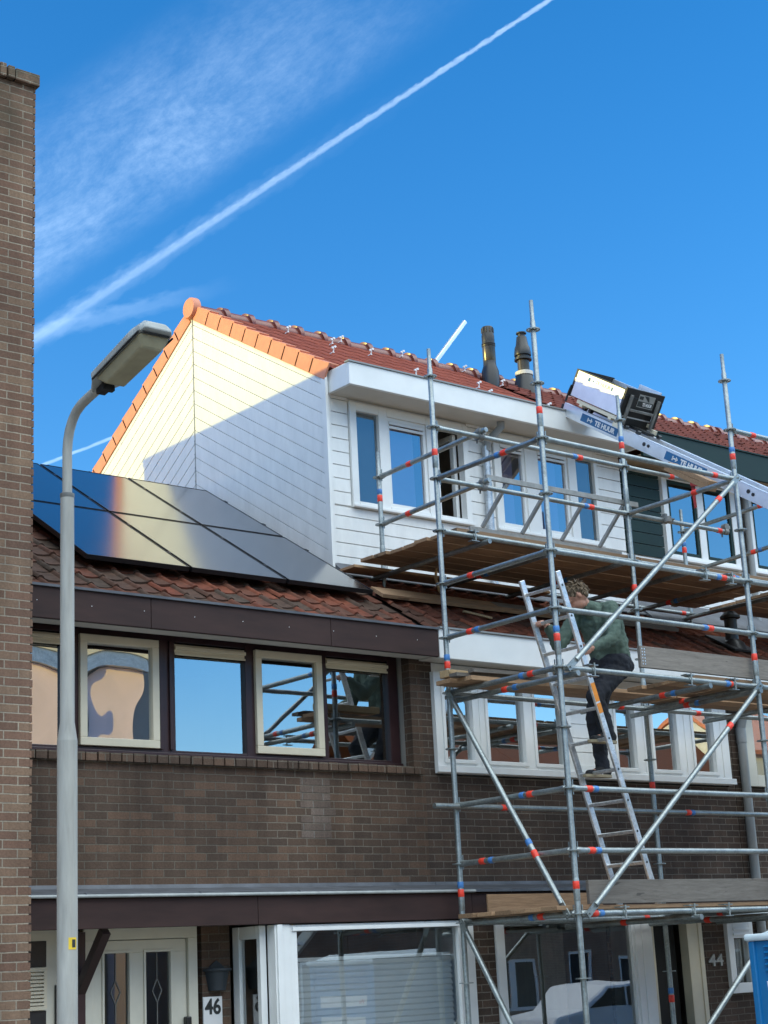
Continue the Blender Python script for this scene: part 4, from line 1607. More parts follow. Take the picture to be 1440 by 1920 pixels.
def coupler(mb, p, d1, d2):
    """scaffold clamp at p joining tubes running along d1 and d2"""
    p = Vector(p)
    d1, d2 = Vector(d1).normalized(), Vector(d2).normalized()
    n = d1.cross(d2).normalized()
    mb.path([p - d1 * 0.028, p + d1 * 0.028], 0.036, 12)
    q = p + n * 0.052
    mb.path([q - d2 * 0.028, q + d2 * 0.028], 0.036, 12)
    mb.obox(p + d2 * 0.045 + n * 0.01, d1 * 0.016, d2 * 0.022, n * 0.022)
    mb.obox(q + d1 * 0.045, d2 * 0.016, d1 * 0.022, n * 0.018)
    mb.path([p + d2 * 0.05 - n * 0.05, p + d2 * 0.05 + n * 0.03], 0.008, 8)
    mb.path([q + d1 * 0.055 - n * 0.05, q + d1 * 0.055 + n * 0.04], 0.008, 8)


def rail(name, p, q, specs=(), heads=(True, True), dz=0.0):
    p, q = Vector(p), Vector(q)
    d = (q - p).normalized()
    a = p + d * (0.075 if heads[0] else 0)
    b_ = q - d * (0.075 if heads[1] else 0)
    mb = MB()
    mb.path([a, b_], TR, 16)
    for on, e, s in ((heads[0], p, 1), (heads[1], q, -1)):
        if on:
            c = e + d * s * 0.055
            mb.path([e + d * s * 0.027, e + d * s * 0.04, e + d * s * 0.105], [0.020, 0.030, 0.0255], 12)
            mb.obox(e + d * s * 0.048 + Vector((0, 0, 0.01)), d * 0.005, Vector((-d.y, d.x, 0)) * 0.004, Vector((0, 0, 0.062)))
    o = mb.build(name, 'steel', sc, 40)
    if specs:
        bands(o, p, q, specs)
    return o


def L3(key, k):
    x, y = PO[key]
    return (x, y, lv(k))


RB = lambda f, s=1: [(f, 'red'), (f + 0.03 * s, 'blue')]
# transoms A-B
for k, sp_ in ((0, [(0.66, 'red'), (0.60, 'blue')]), (-2, [(0.28, 'red')]), (-3, [(0.24, 'red'), (0.31, 'blue')]), (-4, [(0.76, 'red'), (0.68, 'blue')]),
               (-6, [(0.68, 'red'), (0.61, 'blue')]), (-7, [(0.22, 'red'), (0.30, 'blue')]), (-8, [(0.70, 'red'), (0.62, 'blue')])):
    rail('transom', L3('A', k), L3('B', k), sp_)
# ledgers B-D and on to the right
for k, sp_ in ((0, [(0.88, 'red')]), (-2, RB(0.87, -1)), (-3, RB(0.77, -1)), (-4, RB(0.86, -1)), (-6, RB(0.09)), (-7, RB(0.08)), (-8, RB(0.07))):
    rail('ledger', L3('B', k), L3('D', k), sp_)
for k, sp_ in ((1, [(0.13, 'red')]), (-2, RB(0.4)), (-3, RB(0.4)), (-4, RB(0.4)), (-6, ()), (-7, ()), (-8, ())):
    rail('ledger', L3('D', k), L3('G', k), sp_)
# ledgers A-C and on to the right
for k, sp_ in ((1, RB(0.75, -1)), (0, RB(0.79, -1)), (-1, ()), (-4, [(0.86, 'red')]), (-6, [(0.13, 'red')]), (-8, [(0.9, 'red')])):
    if k == -6:
        rail('ledger', (XS0 - 0.30, YA_ - 0.06, lv(k) - 0.01), (XS1 + 2.6, YA_ - 0.06, lv(k) - 0.01), [(0.15, 'red'), (0.60, 'red'), (0.612, 'blue')], (False, False))
    else:
        rail('ledger', L3('A', k), L3('C', k), sp_)
for k, sp_ in ((1, [(0.28, 'red')]), (-1, RB(0.6)), (-4, [(0.30, 'red')]), (-8, ())):
    rail('ledger', L3('C', k), L3('H', k), sp_)
rail('ledger', L3('C', 0), (14.02, YA_, lv(0)), [(0.93, 'red')], (True, False))
# transoms C-D, H-G
for k, sp_ in ((0, [(0.64, 'red')]), (-4, [(0.35, 'red')]), (-8, [(0.5, 'red')])):
    rail('transom', L3('C', k), L3('D', k), sp_)
    rail('transom', L3('H', k), L3('G', k), sp_)
rail('transom', L3('H', 1), L3('G', 1), ())
rail('transom', L3('H', -2), L3('G', -2), ())
# rail ends over the roof standards
for key in 'EF':
    x, y = PO[key]
    fs = {'E': (0.30, 0.27), 'F': (0.72, 0.62)}[key]
    for k, f in ((1, fs[0]), (0, fs[1])):
        rail('transom', L3(key, k), (x, YA_ - 0.09, lv(k) - 0.052 * 0 + 0.05), [(f, 'red')] + ([(f + 0.06, 'blue')] if key == 'F' else []), (True, False))
    rail('transom', (x - 0.06, y + 0.55, lv(-1) - 0.05), (x - 0.06, YA_ - 0.1, lv(-1) - 0.055), (), (False, False))
rail('ledger', L3('E', -1), L3('F', -1), [(0.97, 'red')])
for i, x in enumerate((11.35, 12.30, 13.25, 14.2)):
    rail('transom', (x, YR_ + 0.1, lv(-1) - 0.055), (x, YA_ - 0.12, lv(-1) - 0.055), [(0.35 + 0.1 * (i % 3), 'red'), (0.41 + 0.1 * (i % 3), 'blue')], (False, False))
for i, x in enumerate((10.05, 11.72, 12.42, 13.5)):
    rail('transom', (x, YA_ + 0.12, lv(-4) - 0.056), (x, YB_ - 0.10, lv(-4) - 0.056), [(0.45 + 0.2 * (i % 2), 'red'), (0.53 + 0.2 * (i % 2), 'blue')], (False, False))
for i, x in enumerate((11.3, 12.42, 13.4)):
    rail('transom', (x, YA_ + 0.12, lv(-8) - 0.056), (x, YB_ - 0.10, lv(-8) - 0.056), [(0.45, 'red')], (False, False))
# couplers
for x, k, d2 in ((10.52, 1, (0, 1, 0)), (10.52, 0, (0, 1, 0)), (15.16, 1, (0, 1, 0)), (15.16, 0, (0, 1, 0)), (14.02, 0, (0, 1, 0)), (13.05, 0, (0, 0, 1))):
    cb = MB()
    coupler(cb, (x, YA_, lv(k)), (1, 0, 0), d2)
    cb.build('coupler', 'lamp_arm', sc, 40)
for (x, y, k) in ((11.55, YB_, -4), (12.15, YB_, -4), (10.32, YB_, -4), (11.9, YB_, -2), (12.27, YB_, -2), (10.35, YA_, -1), (10.45, YB_, -8),
                  (11.30, YB_, -8), (11.75, YB_, -8), (12.9, YB_, -8)):
    z = lv(k)
    cb = MB()
    cb.path([(x - 0.022, y, z), (x + 0.022, y, z)], 0.032, 12)
    cb.box(x - 0.05, x + 0.06, y - 0.02, y + 0.05, z + 0.040, z + 0.050)
    cb.box(x - 0.055, x + 0.045, y - 0.035, y + 0.02, z - 0.055, z - 0.048)
    cb.path([(x, y - 0.03, z - 0.055), (x, y - 0.03, z + 0.06)], 0.008, 8)
    cb.build('board_clip', 'steel', sc, 40)


def brace(p, q, specs=()):
    p, q = Vector(p), Vector(q)
    d = (q - p).normalized()
    mb = MB()
    mb.path([p + d * 0.10, q - d * 0.10], TR, 16)
    side = Vector((0, 1, 0)) if abs(d.y) < 0.1 else Vector((1, 0, 0))
    for e, s in ((p, 1), (q, -1)):
        mb.beam(e - d * s * 0.03, e + d * s * 0.13, side, 0.012, 0.055)
        mb.path([e - side * 0.02, e + side * 0.065], 0.010, 8)
    o = mb.build('diagonal_brace', 'steel', sc, 40)
    bands(o, p, q, specs)


def pz(key, k, dx=0, dy=0):
    x, y = PO[key]
    return (x + dx, y + dy, lv(k))


brace(pz('B', -8, 0.07, -0.055), pz('D', -4, -0.03, -0.055), [(0.80, 'red')])
brace(pz('B', -4, 0.07, -0.055), pz('D', 0, -0.03, -0.055), [(0.87, 'red')])
brace(pz('B', -12, 0.07, -0.055), pz('D', -8, -0.03, -0.055), [(0.4, 'red')])
brace(pz('A', -4, -0.055, -0.05), pz('B', -8, -0.055, 0.07), [(0.75, 'red'), (0.70, 'blue')])
brace(pz('A', -8, -0.055, -0.05), pz('B', -12, -0.055, 0.07), [(0.75, 'red')])


def deck(z, ys, runs, w=0.186, th=0.035):
    dk = MB()
    # bearing strip under the planks that the planks are children of
    x0 = min(a for a, b_ in runs)
    x1 = max(b_ for a, b_ in runs)
    dk.box(x1 - 0.43, x1 - 0.35, ys[0][0] + 0.02, ys[-1][0] + w - 0.02, z - 0.018, z - 0.001)
    o = dk.build('deck', 'plank', sc)
    for y, s0 in ys:
        for a, b_ in runs:
            aa = max(a, s0)
            if b_ - aa < 0.1:
                continue
            p = MB()
            p.box(aa + random.uniform(-0.04, 0.03), b_ + random.uniform(-0.02, 0.02), y, y + w, z + random.uniform(0, 0.004), z + th + random.uniform(0, 0.004))
            p.build('plank', 'plank', o, bevel=0.003)


deck(lv(-1) + 0.032, [(11.262 + 0.2 * i, 0) for i in range(7)], [(10.16, 12.64), (12.66, 15.08)])
deck(lv(-1) + 0.032, [(11.262 + 0.2 * i, 0) for i in range(7)], [(15.32, 17.6)])
deck(lv(-4) + 0.032, [(9.90, 11.72), (10.10, 11.70), (10.30, 11.72), (10.50, 11.69), (10.74, 9.78), (10.94, 9.72)], [(9.72, 12.4), (12.42, 14.98)])
deck(lv(-8) + 0.032, [(9.90 + 0.205 * i, 0) for i in range(6)], [(9.80, 12.45), (12.47, 14.98)])
for (x0, x1, z, lab) in ((11.0, 14.9, 2.452, 'grey toe board at the middle deck'), (10.13, 14.9, 0.442, 'grey toe board at the lowest deck')):
    tb = MB()
    tb.box(x0, x1, 9.885, 9.92, z, z + 0.192)
    o = tb.build('toe_board', 'plank_grey', sc, bevel=0.004)
    o['label'] = lab
    if x0 > 10.5:
        nl = MB()
        for i in range(6):
            for j in range(2):
                nl.box(x0 + 0.02 + j * 0.03, x0 + 0.03 + j * 0.03, 9.882, 9.8848, z + 0.025 + i * 0.027, z + 0.037 + i * 0.027)
        nl.build('nail_plate', 'alu_sheet', o)

# ------------------------------------------------------------------ loose timber and the like
th_ = MB()
th_.box(9.76, 10.55, 11.02, 11.15, 2.47, 2.535)
o = tag(th_.build('timber_offcut', 'wood_fresh', bevel=0.004), 'pale fresh timber beam lying at the left end of the middle deck', 'timber')
th_ = MB()
th_.beam((9.66, 10.86, 2.452), (10.72, 10.86, 2.475), (0, 0, 1), 0.03, 0.10)
th_.beam((9.80, 10.78, 2.485), (10.55, 10.80, 2.50), (0, 0, 1), 0.03, 0.07)
tag(th_.build('rough_plank', 'plank_grey'), 'rough grey plank with broken edge beside the pale beam', 'plank')
th_ = MB()
th_.box(10.17, 11.6, 11.155, 11.175, 0.437, 0.60)
tag(th_.build('plywood_board', 'plank', bevel=0.003), 'pale plywood strip standing on edge along the back of the lowest deck', 'board')
pr = MB()
pr.box(10.02, 12.7, 12.62, 12.86, 3.835, 3.865)
tag(pr.build('scaffold_plank', 'plank', bevel=0.004), 'wide brown plank laid under the upper deck against the white wall', 'plank', 'loose planks on the lower roof')
pr = MB()
pr.prism([(10.05, 12.24, lz(12.24) + 0.075), (12.6, 12.24, lz(12.24) + 0.075), (12.6, 12.43, lz(12.43) + 0.075), (10.05, 12.43, lz(12.43) + 0.075)], (0, -0.018, 0.03))
tag(pr.build('roof_plank', 'plank'), 'long brown plank lying on the red tiles below the scaffold foot', 'plank', 'loose planks on the lower roof')
pr = MB()
pr.prism([(10.36, 12.50, lz(12.50) + 0.07), (10.68, 12.50, lz(12.50) + 0.07), (10.68, 12.90, lz(12.50) + 0.105), (10.36, 12.90, lz(12.50) + 0.105)], (0, 0, 0.02))
tag(pr.build('roof_board', 'plank'), 'short board under the foot plate of the scaffold post on the roof', 'board', 'loose planks on the lower roof')
pr = MB()
pr.prism([(11.6, 12.30, lz(12.30) + 0.08), (14.35, 12.30, lz(12.30) + 0.08), (14.35, 12.42, lz(12.42) + 0.08), (11.6, 12.42, lz(12.42) + 0.08)], (0, -0.018, 0.03))
tag(pr.build('batten', 'plank_grey'), 'grey batten lying on the red tiles beside the black vent pipe', 'batten', 'loose planks on the lower roof')
pr = MB()
pr.path([(10.98, 12.50, 3.90), (10.93, 12.46, 3.78), (10.95, 12.44, 3.66), (10.96, 12.40, 3.60)], 0.014, 8)
tag(pr.build('cable_end', 'wood_fresh', smooth_angle=60), 'cream strip hanging down onto the plank on the roof', 'strip')
pr = MB()
pr.beam((11.0, 12.16, lz(12.16) + 0.06), (11.28, 12.05, lz(12.05) + 0.06), (0, 0, 1), 0.02, 0.035)
tag(pr.build('wood_offcut', 'wood_fresh'), 'small pale wood offcut lying on the red tiles', 'offcut')
# beam pair lashed under the hoist
hd_ = Vector((0, -0.836, -0.549))
hn_ = Vector((0, -0.549, 0.836))
bm_ = MB()
for i in range(2):
    a = Vector((13.06, 11.12, 4.90)) + hn_ * (i * 0.052) + hd_ * 0.03 * i
    bm_.beam(a, a + hd_ * (0.66 - 0.05 * i), hn_, 0.05, 0.13)
tag(bm_.build('timber_beam', 'plank', bevel=0.004), 'pair of stacked timber beams strapped beneath the hoist rail', 'timber')
sb_ = MB()
sb_.prism([(13.30, 11.04, 4.80), (13.345, 11.04, 4.80), (13.35, 11.03, 4.50), (13.31, 11.03, 4.48)], (0, 0.004, 0))
sb_.prism([(13.33, 11.05, 4.80), (13.39, 11.05, 4.80), (13.36, 11.05, 4.62), (13.33, 11.06, 4.60)], (0, 0.004, 0))
sb_.prism([(13.27, 11.02, 4.82), (13.40, 11.02, 4.82), (13.40, 11.02, 4.73), (13.27, 11.02, 4.72)], (0, 0.004, 0))
tag(sb_.build('red_strap', 'strap'), 'dark red strap hanging from the timber under the hoist rail', 'strap')
# rods and pole on the roof behind
pl_ = MB()
pl_.beam((13.78, 16.0, 7.31), (14.85, 16.0, 8.58), (0, 1, 0), 0.05, 0.055)
tag(pl_.build('aluminium_pole', 'alu_sheet', bevel=0.008), 'bright square aluminium pole slanting up from behind the roof ridge', 'pole')

# ladder lying on its edge on the upper deck
lf = thing('side_ladder', 'grey aluminium ladder standing on its side along the upper deck', 'ladder', (11.5, 11.4, lv(-1) + 0.07))
a0, a1 = Vector((10.50, 11.44, 4.005)), Vector((12.60, 11.46, 4.005))
b0, b1 = Vector((10.60, 11.275, 4.49)), Vector((12.72, 11.285, 4.50))
mb = MB()
mb.beam(a0, a1, (0, 0, 1), 0.052, 0.026)
mb.build('stile', 'side_alu', lf, bevel=0.003)
mb = MB()
mb.beam(b0, b1, (0, 0, 1), 0.052, 0.026)
mb.build('stile', 'side_alu', lf, bevel=0.003)
for f in (0.09, 0.34, 0.60, 0.86):
    mb = MB()
    mb.beam(a0 + (a1 - a0) * (f - 0.01) + Vector((0, 0, 0.038)), b0 + (b1 - b0) * (f + 0.035) - Vector((0, 0, 0.038)), (1, 0, 0), 0.032, 0.03)
    mb.build('rung', 'side_alu', lf)

# ------------------------------------------------------------------ climbing ladder
la = thing('ladder', 'aluminium ladder the person is climbing, leaning between scaffold decks', 'ladder', (11.29, 10.42, 0.435))


def lx(z):
    return 11.30 - 0.323 * (z - 0.43)


ld = Vector((-0.323, 0, 1)).normalized()
YN, YFAR = 10.20, 10.655
for yy, top in ((YN, 3.315), (YFAR, 3.32)):
    mb = MB()
    mb.beam((lx(0.436), yy, 0.436), (lx(top), yy, top), (1, 0, 0.323), 0.062, 0.026)
    mb.build('stile', 'alu', la, bevel=0.006)
rz = [3.19 - 0.2655 * i for i in range(11)]
for z in rz:
    mb = MB()
    mb.beam((lx(z), YN + 0.0131, z), (lx(z), YFAR - 0.0131, z), ld, 0.030, 0.032)
    mb.build('rung', 'alu', la, bevel=0.005)
    hb = MB()
    hb.path([(lx(z), YN - 0.0145, z - 0.0), (lx(z), YN - 0.0131, z)], 0.011, 10)
    hb.build('rung_end', 'ink', la, 40)
mb = MB()
for (za, zb_) in ((2.18, 2.34), (2.08, 2.165)):
    mb.beam((lx(za), YN - 0.0145, za), (lx(zb_), YN - 0.0145, zb_), (1, 0, 0.323), 0.05, 0.002)
o = mb.build('sticker', 'orange', la)

# ------------------------------------------------------------------ roof hoist
ho = thing('ladder_hoist', 'inclined aluminium ladder hoist track with blue TE HUUR labels', 'hoist', (13.45, 2.6, G))
HT = Vector((0, 12.745, 6.078))
HL = 14.0
hx0, hx1 = 13.27, 13.62


def hp(s, off=0.0, x=0.0):
    return HT + hd_ * s + hn_ * off + Vector((x, 0, 0))


for x in (hx0, hx1):
    mb = MB()
    mb.beam(hp(0, 0, x), hp(HL, 0, x), hn_, 0.125, 0.030)
    mb.beam(hp(0.0, 0.068, x + 0.012), hp(HL, 0.068, x + 0.012), hn_, 0.012, 0.055)
    mb.beam(hp(0.0, -0.068, x + 0.012), hp(HL, -0.068, x + 0.012), hn_, 0.012, 0.055)
    mb.build('rail', 'alu_sheet', ho, bevel=0.003)
mb = MB()
sdist = 0.12
while sdist < HL:
    mb.beam(hp(sdist, 0, hx0 + 0.016), hp(sdist, 0, hx1 - 0.016), hn_, 0.03, 0.03)
    sdist += 0.30
mb.build('rungs', 'alu', ho)
mb = MB()
mb.beam(hp(-0.03, 0, hx0 + 0.0), hp(-0.001, 0, hx0), hn_, 0.10, 0.045)
mb.beam(hp(-0.03, 0, hx1), hp(-0.001, 0, hx1), hn_, 0.10, 0.045)
mb.build('end_plug', 'black', ho, bevel=0.004)
for s0 in (0.33, 1.72):
    mb = MB()
    mb.beam(hp(s0, 0.0, hx0 - 0.0165), hp(s0 + 0.62, 0.0, hx0 - 0.0165), hn_, 0.088, 0.002)
    lb = mb.build('label', 'label_blue', ho)
    mb = MB()
    c = hp(s0 + 0.15, 0, hx0 - 0.0185)
    mb.beam(c - hd_ * 0.035, c + hd_ * 0.03, hn_, 0.014, 0.002)
    mb.beam(c - hd_ * 0.040, c - hd_ * 0.026, hn_, 0.045, 0.002)
    mb.prism([c + hd_ * 0.015 + hn_ * 0.028, c + hd_ * 0.048, c + hd_ * 0.015 - hn_ * 0.028], (-0.001, 0, 0))
    mb.build('arrow', 'sticker', lb)
    text('lettering', 'TE HUUR', hp(s0 + 0.235, -0.026, hx0 - 0.0185), hd_, hn_, 0.075, 'sticker', lb, 0.001, 0.0035, 0.34)
mb = MB()
mb.path([hp(1.38, 0.01, hx0 - 0.022), hp(1.38, 0.01, hx0 - 0.016)], 0.022, 10)
mb.path([hp(1.45, 0.01, hx0 - 0.024), hp(1.45, 0.01, hx0 - 0.016)], 0.018, 10)
mb.path([hp(2.95, 0.01, hx0 - 0.022), hp(2.95, 0.01, hx0 - 0.016)], 0.022, 10)
mb.path([hp(3.02, 0.0, hx0 - 0.024), hp(3.02, 0.0, hx0 - 0.016)], 0.018, 10)
mb.build('latch', 'black', ho, 40)
# carriage with its box
bx = thing('hoist_box', 'white and black hoist tray with TE HUUR plate riding on the inclined track', 'hoist tray', hp(0.7, 0.1, 13.45))
bs0, bs1 = 0.15, 0.94
wx0, wx1 = 13.165, 13.725


def bp2(s, off, x):
    return hp(s, off, x)


mb = MB()
mb.beam(bp2(bs0, 0.335, wx0), bp2(bs1, 0.335, wx0), hn_, 0.295, 0.018)
mb.beam(bp2(bs0 - 0.01, 0.385, wx0 - 0.011), bp2(bs1, 0.385, wx0 - 0.011), hn_, 0.020, 0.006)
mb.beam(bp2(bs0 - 0.01, 0.365, wx0 - 0.010), bp2(bs1, 0.365, wx0 - 0.010), hn_, 0.010, 0.004)
sp_ = mb.build('side_panel', 'alu_sheet', bx, bevel=0.003)
mb = MB()
mb.beam(bp2(bs0, 0.335, wx1), bp2(bs1, 0.335, wx1), hn_, 0.295, 0.018)
mb.prism([bp2(bs1 - 0.38, 0.475, wx1), bp2(bs1 - 0.02, 0.475, wx1), bp2(bs1 - 0.02, 0.54, wx1), bp2(bs1 - 0.38, 0.54, wx1)], (0.015, 0, 0))
mb.build('side_panel', 'alu_sheet', bx, bevel=0.003)
mb = MB()
c = (wx0 + wx1) / 2
mb.beam(bp2(bs0, 0.196, c), bp2(bs1, 0.196, c), hn_, 0.015, wx1 - wx0 - 0.02)
mb.build('tray_floor', 'alu_sheet', bx)
mb = MB()
mb.beam(bp2(bs0 - 0.012, 0.335, wx0 - 0.01), bp2(bs0 - 0.012, 0.335, wx1 + 0.01), hn_, 0.32, 0.02)
mb.beam(bp2(bs0 - 0.02, 0.489, wx0), bp2(bs1 + 0.01, 0.489, wx0), hn_, 0.012, 0.026)
mb.beam(bp2(bs0 - 0.012, 0.335, wx0 - 0.012), bp2(bs0 - 0.0121, 0.335, wx0 + 0.01), hn_, 0.32, 0.03)
mb.build('edge_trim', 'black', bx)
# black lower end gate with a dark opening
mb = MB()
e0 = bs1 + 0.02
ux = Vector((1, 0, 0))
cx0, cx1 = wx0 - 0.01, wx1 + 0.03
zz0, zz1 = 0.10, 0.52
mb.obox(hp(e0, 0.475, (cx0 + cx1) / 2), ux * (cx1 - cx0) / 2, hn_ * 0.045, hd_ * 0.012)
mb.obox(hp(e0, 0.265, cx0 + 0.03), ux * 0.03, hn_ * 0.164, hd_ * 0.012)
mb.obox(hp(e0, 0.265, cx1 - 0.03), ux * 0.03, hn_ * 0.164, hd_ * 0.012)
mb.obox(hp(e0 - 0.03, 0.265, (cx0 + cx1) / 2), ux * ((cx1 - cx0) / 2 - 0.06), hn_ * 0.164, hd_ * 0.008)
mb.obox(hp(e0, 0.36, (cx0 + cx1) / 2), ux * ((cx1 - cx0) / 2 - 0.061), hn_ * 0.069, hd_ * 0.011)
gate = mb.build('end_gate', 'black', bx, bevel=0.006)
mb = MB()
mb.obox(hp(e0 + 0.03, 0.28, cx0 + 0.085), ux * 0.016, hn_ * 0.17, hd_ * 0.016)
mb.obox(hp(e0 + 0.03, 0.28, cx1 - 0.085), ux * 0.016, hn_ * 0.17, hd_ * 0.016)
mb.obox(hp(e0 + 0.026, 0.285, (cx0 + cx1) / 2), ux * ((cx1 - cx0) / 2 - 0.11), hn_ * 0.014, hd_ * 0.014)
mb.build('gate_bar', 'lamp_arm', gate, bevel=0.004)
mb = MB()
mb.obox(hp(e0 + 0.0135, 0.405, cx0 + 0.335), ux * 0.125, hn_ * 0.072, hd_ * 0.001)
mb.build('plate', 'digit', gate)
mb = MB()
mb.obox(hp(e0 + 0.0152, 0.372, cx0 + 0.335), ux * 0.118, hn_ * 0.030, hd_ * 0.0008)
mb.prism([hp(e0 + 0.0150, 0.468, cx0 + 0.29), hp(e0 + 0.0150, 0.468, cx0 + 0.36), hp(e0 + 0.0150, 0.412, cx0 + 0.385), hp(e0 + 0.0150, 0.412, cx0 + 0.365)], hd_ * 0.001)
mb.obox(hp(e0 + 0.0150, 0.44, cx0 + 0.25), ux * 0.03, hn_ * 0.018, hd_ * 0.001)
mb.build('plate_print', 'ink', gate)
text('lettering', 'TE HUUR', hp(e0 + 0.0165, 0.356, cx0 + 0.29), ux, hn_, 0.05, 'sticker', gate, 0.0006, 0.002, 0.15)
# side lettering
mb = MB()
mb.beam(bp2(0.34, 0.43, wx0 - 0.0095), bp2(0.38, 0.43, wx0 - 0.0095), hn_, 0.045, 0.001)
mb.beam(bp2(0.73, 0.43, wx0 - 0.0095), bp2(0.76, 0.43, wx0 - 0.0095), hn_, 0.045, 0.001)
mb.build('side_print', 'label_blue', bx)
text('lettering', 'TE HUUR', bp2(0.47, 0.412, wx0 - 0.0100), hd_, hn_, 0.055, 'label_blue', bx, 0.0006, 0.001, 0.25)
mb = MB()
c = bp2(0.42, 0.43, wx0 - 0.0100)
mb.prism([c + hd_ * 0.005 + hn_ * 0.016, c + hd_ * 0.026, c + hd_ * 0.005 - hn_ * 0.016], (-0.001, 0, 0))
mb.beam(c - hd_ * 0.025, c + hd_ * 0.006, hn_, 0.008, 0.001)
mb.build('arrow', 'label_blue', bx)
# carriage frame below
mb = MB()
for x in (wx0 + 0.02, wx1 - 0.05):
    mb.beam(bp2(bs0 + 0.12, 0.155, x), bp2(bs1 + 0.05, 0.155, x), hn_, 0.04, 0.04)
mb.beam(bp2(bs0 + 0.2, 0.125, wx0), bp2(bs0 + 0.2, 0.125, wx1), hn_, 0.03, 0.05)
mb.beam(bp2(bs1 - 0.1, 0.125, wx0), bp2(bs1 - 0.1, 0.125, wx1), hn_, 0.03, 0.05)
mb.beam(bp2(bs1 + 0.0, 0.095, wx0 - 0.01), bp2(bs1 + 0.1, 0.095, wx0 - 0.01), hn_, 0.06, 0.03)
mb.beam(bp2(bs1 + 0.0, 0.105, wx1), bp2(bs1 + 0.1, 0.105, wx1), hn_, 0.05, 0.05)
mb.build('carriage_frame', 'cream', bx, bevel=0.003)
mb = MB()
for s in (bs0 + 0.17, bs0 + 0.27, bs1 - 0.05, bs1 + 0.08, bs1 + 0.28):
    for x in (hx0 + 0.01, hx1 - 0.01):
        mb.path([bp2(s, 0.096, x - 0.025), bp2(s, 0.096, x + 0.025)], 0.022, 12)
mb.beam(bp2(bs0 + 0.1, 0.10, c.x + 0.3), bp2(bs1 + 0.3, 0.10, c.x + 0.3), hn_, 0.03, 0.10)
mb.path([bp2(bs0 - 0.02, 0.30, wx0 - 0.02), bp2(bs0 - 0.03, 0.22, wx0 - 0.02), bp2(bs0 - 0.02, 0.10, wx0 - 0.03)], 0.012, 8)
mb.build('roller', 'black', bx, 40)

# ------------------------------------------------------------------ street lamp
lp = thing('street_lamp', 'pale grey street lamp with bent arm in front of house 46', 'street lamp', (4.354, 8.0, GP))
LX, LY = 4.354, 8.0
mb = MB()
mb.path([(LX, LY, GP), (LX, LY, -0.22), (LX, LY, -0.19), (LX, LY, 1.20), (LX, LY, 1.26)], [0.062, 0.062, 0.0535, 0.0535, 0.054], 28)
mb.path([(LX, LY, 1.26), (LX, LY, 1.36), (LX, LY, 2.60)], [0.0535, 0.039, 0.0375], 28)
mb.path([(LX, LY, GP + 0.0), (LX, LY, GP + 0.02)], 0.075, 24)
mb.build('pole', 'lamp_grey', lp, 30)
mb = MB()
mb.path([(LX, LY, 2.60), (LX, LY, 2.605), (LX, LY, 2.625), (LX, LY, 2.63)], [0.0375, 0.0395, 0.0395, 0.028], 24)
mb.build('collar', 'lamp_arm', lp, 40)
mb = MB()
pts = [(LX, LY, 2.62), (LX, LY, 2.80)]
cur = [(8.0, 2.87), (7.992, 2.93), (7.973, 2.985), (7.94, 3.035), (7.895, 3.075), (7.835, 3.100), (7.76, 3.115), (7.66, 3.132), (7.54, 3.155)]
pts += [(LX, y, z) for y, z in cur]
mb.path(pts, 0.027, 18)
mb.build('arm', 'lamp_grey', lp, 60)
hb0 = Vector((LX, 7.655, 3.118))
ha = Vector((0, -math.cos(R(12.5)), math.sin(R(12.5))))
hu = Vector((0, math.sin(R(12.5)), math.cos(R(12.5))))
sx = Vector((1, 0, 0))


def loft(mb, secs):
    """secs: list of (distance along head, half width, z low, z high)"""
    prof = []
    for d, w, zl, zh in secs:
        w, zl, zh, d = w * 0.78, zl * 0.8, zh * 0.70, d * 0.86
        c0 = hb0 + ha * d
        prof.append([c0 + sx * (-w) + hu * zl, c0 + sx * w + hu * zl, c0 + sx * w + hu * (zl + (zh - zl) * 0.45),
                     c0 + sx * (w * 0.62) + hu * zh, c0 - sx * (w * 0.62) + hu * zh, c0 - sx * w + hu * (zl + (zh - zl) * 0.45)])
    n = 6
    vs = [p for s_ in prof for p in s_]
    fs = []
    for i in range(len(prof) - 1):
        for k in range(n):
            j = (k + 1) % n
            fs.append((i * n + k, i * n + j, (i + 1) * n + j, (i + 1) * n + k)[::-1])
    fs.append(tuple(range(n)))
    fs.append(tuple((len(prof) - 1) * n + k for k in reversed(range(n))))
    mb.mesh(vs, fs)


mb = MB()
loft(mb, [(-0.02, 0.04, 0.0, 0.07), (0.05, 0.075, -0.005, 0.10), (0.12, 0.125, 0.0, 0.115), (0.60, 0.14, 0.0, 0.12), (0.72, 0.125, 0.0, 0.10), (0.755, 0.10, 0.01, 0.07)])
hh = mb.build('lamp_head', 'lamp_head', lp, bevel=0.008)
mb = MB()
b0 = []
for d, w, zl in ((0.12, 0.086, -0.002), (0.61, 0.094, -0.002)):
    c0 = hb0 + ha * d
    b0.append((c0 - sx * w + hu * zl, c0 + sx * w + hu * zl))
b1 = []
for d, w, zl in ((0.175, 0.056, -0.062), (0.56, 0.062, -0.062)):
    c0 = hb0 + ha * d
    b1.append((c0 - sx * w + hu * zl, c0 + sx * w + hu * zl))
vs = [b0[0][0], b0[0][1], b0[1][1], b0[1][0], b1[0][0], b1[0][1], b1[1][1], b1[1][0]]
mb.mesh(vs, [(0, 1, 2, 3), (7, 6, 5, 4), (0, 4, 5, 1), (1, 5, 6, 2), (2, 6, 7, 3), (3, 7, 4, 0)])
mb.build('lamp_bowl', 'lamp_bowl', hh, bevel=0.012)
mb = MB()
for sgn in (-1, 1):
    mb.beam(hb0 + ha * 0.11 + sx * sgn * 0.096 - hu * 0.003, hb0 + ha * 0.615 + sx * sgn * 0.103 - hu * 0.003, hu, 0.008, 0.008)
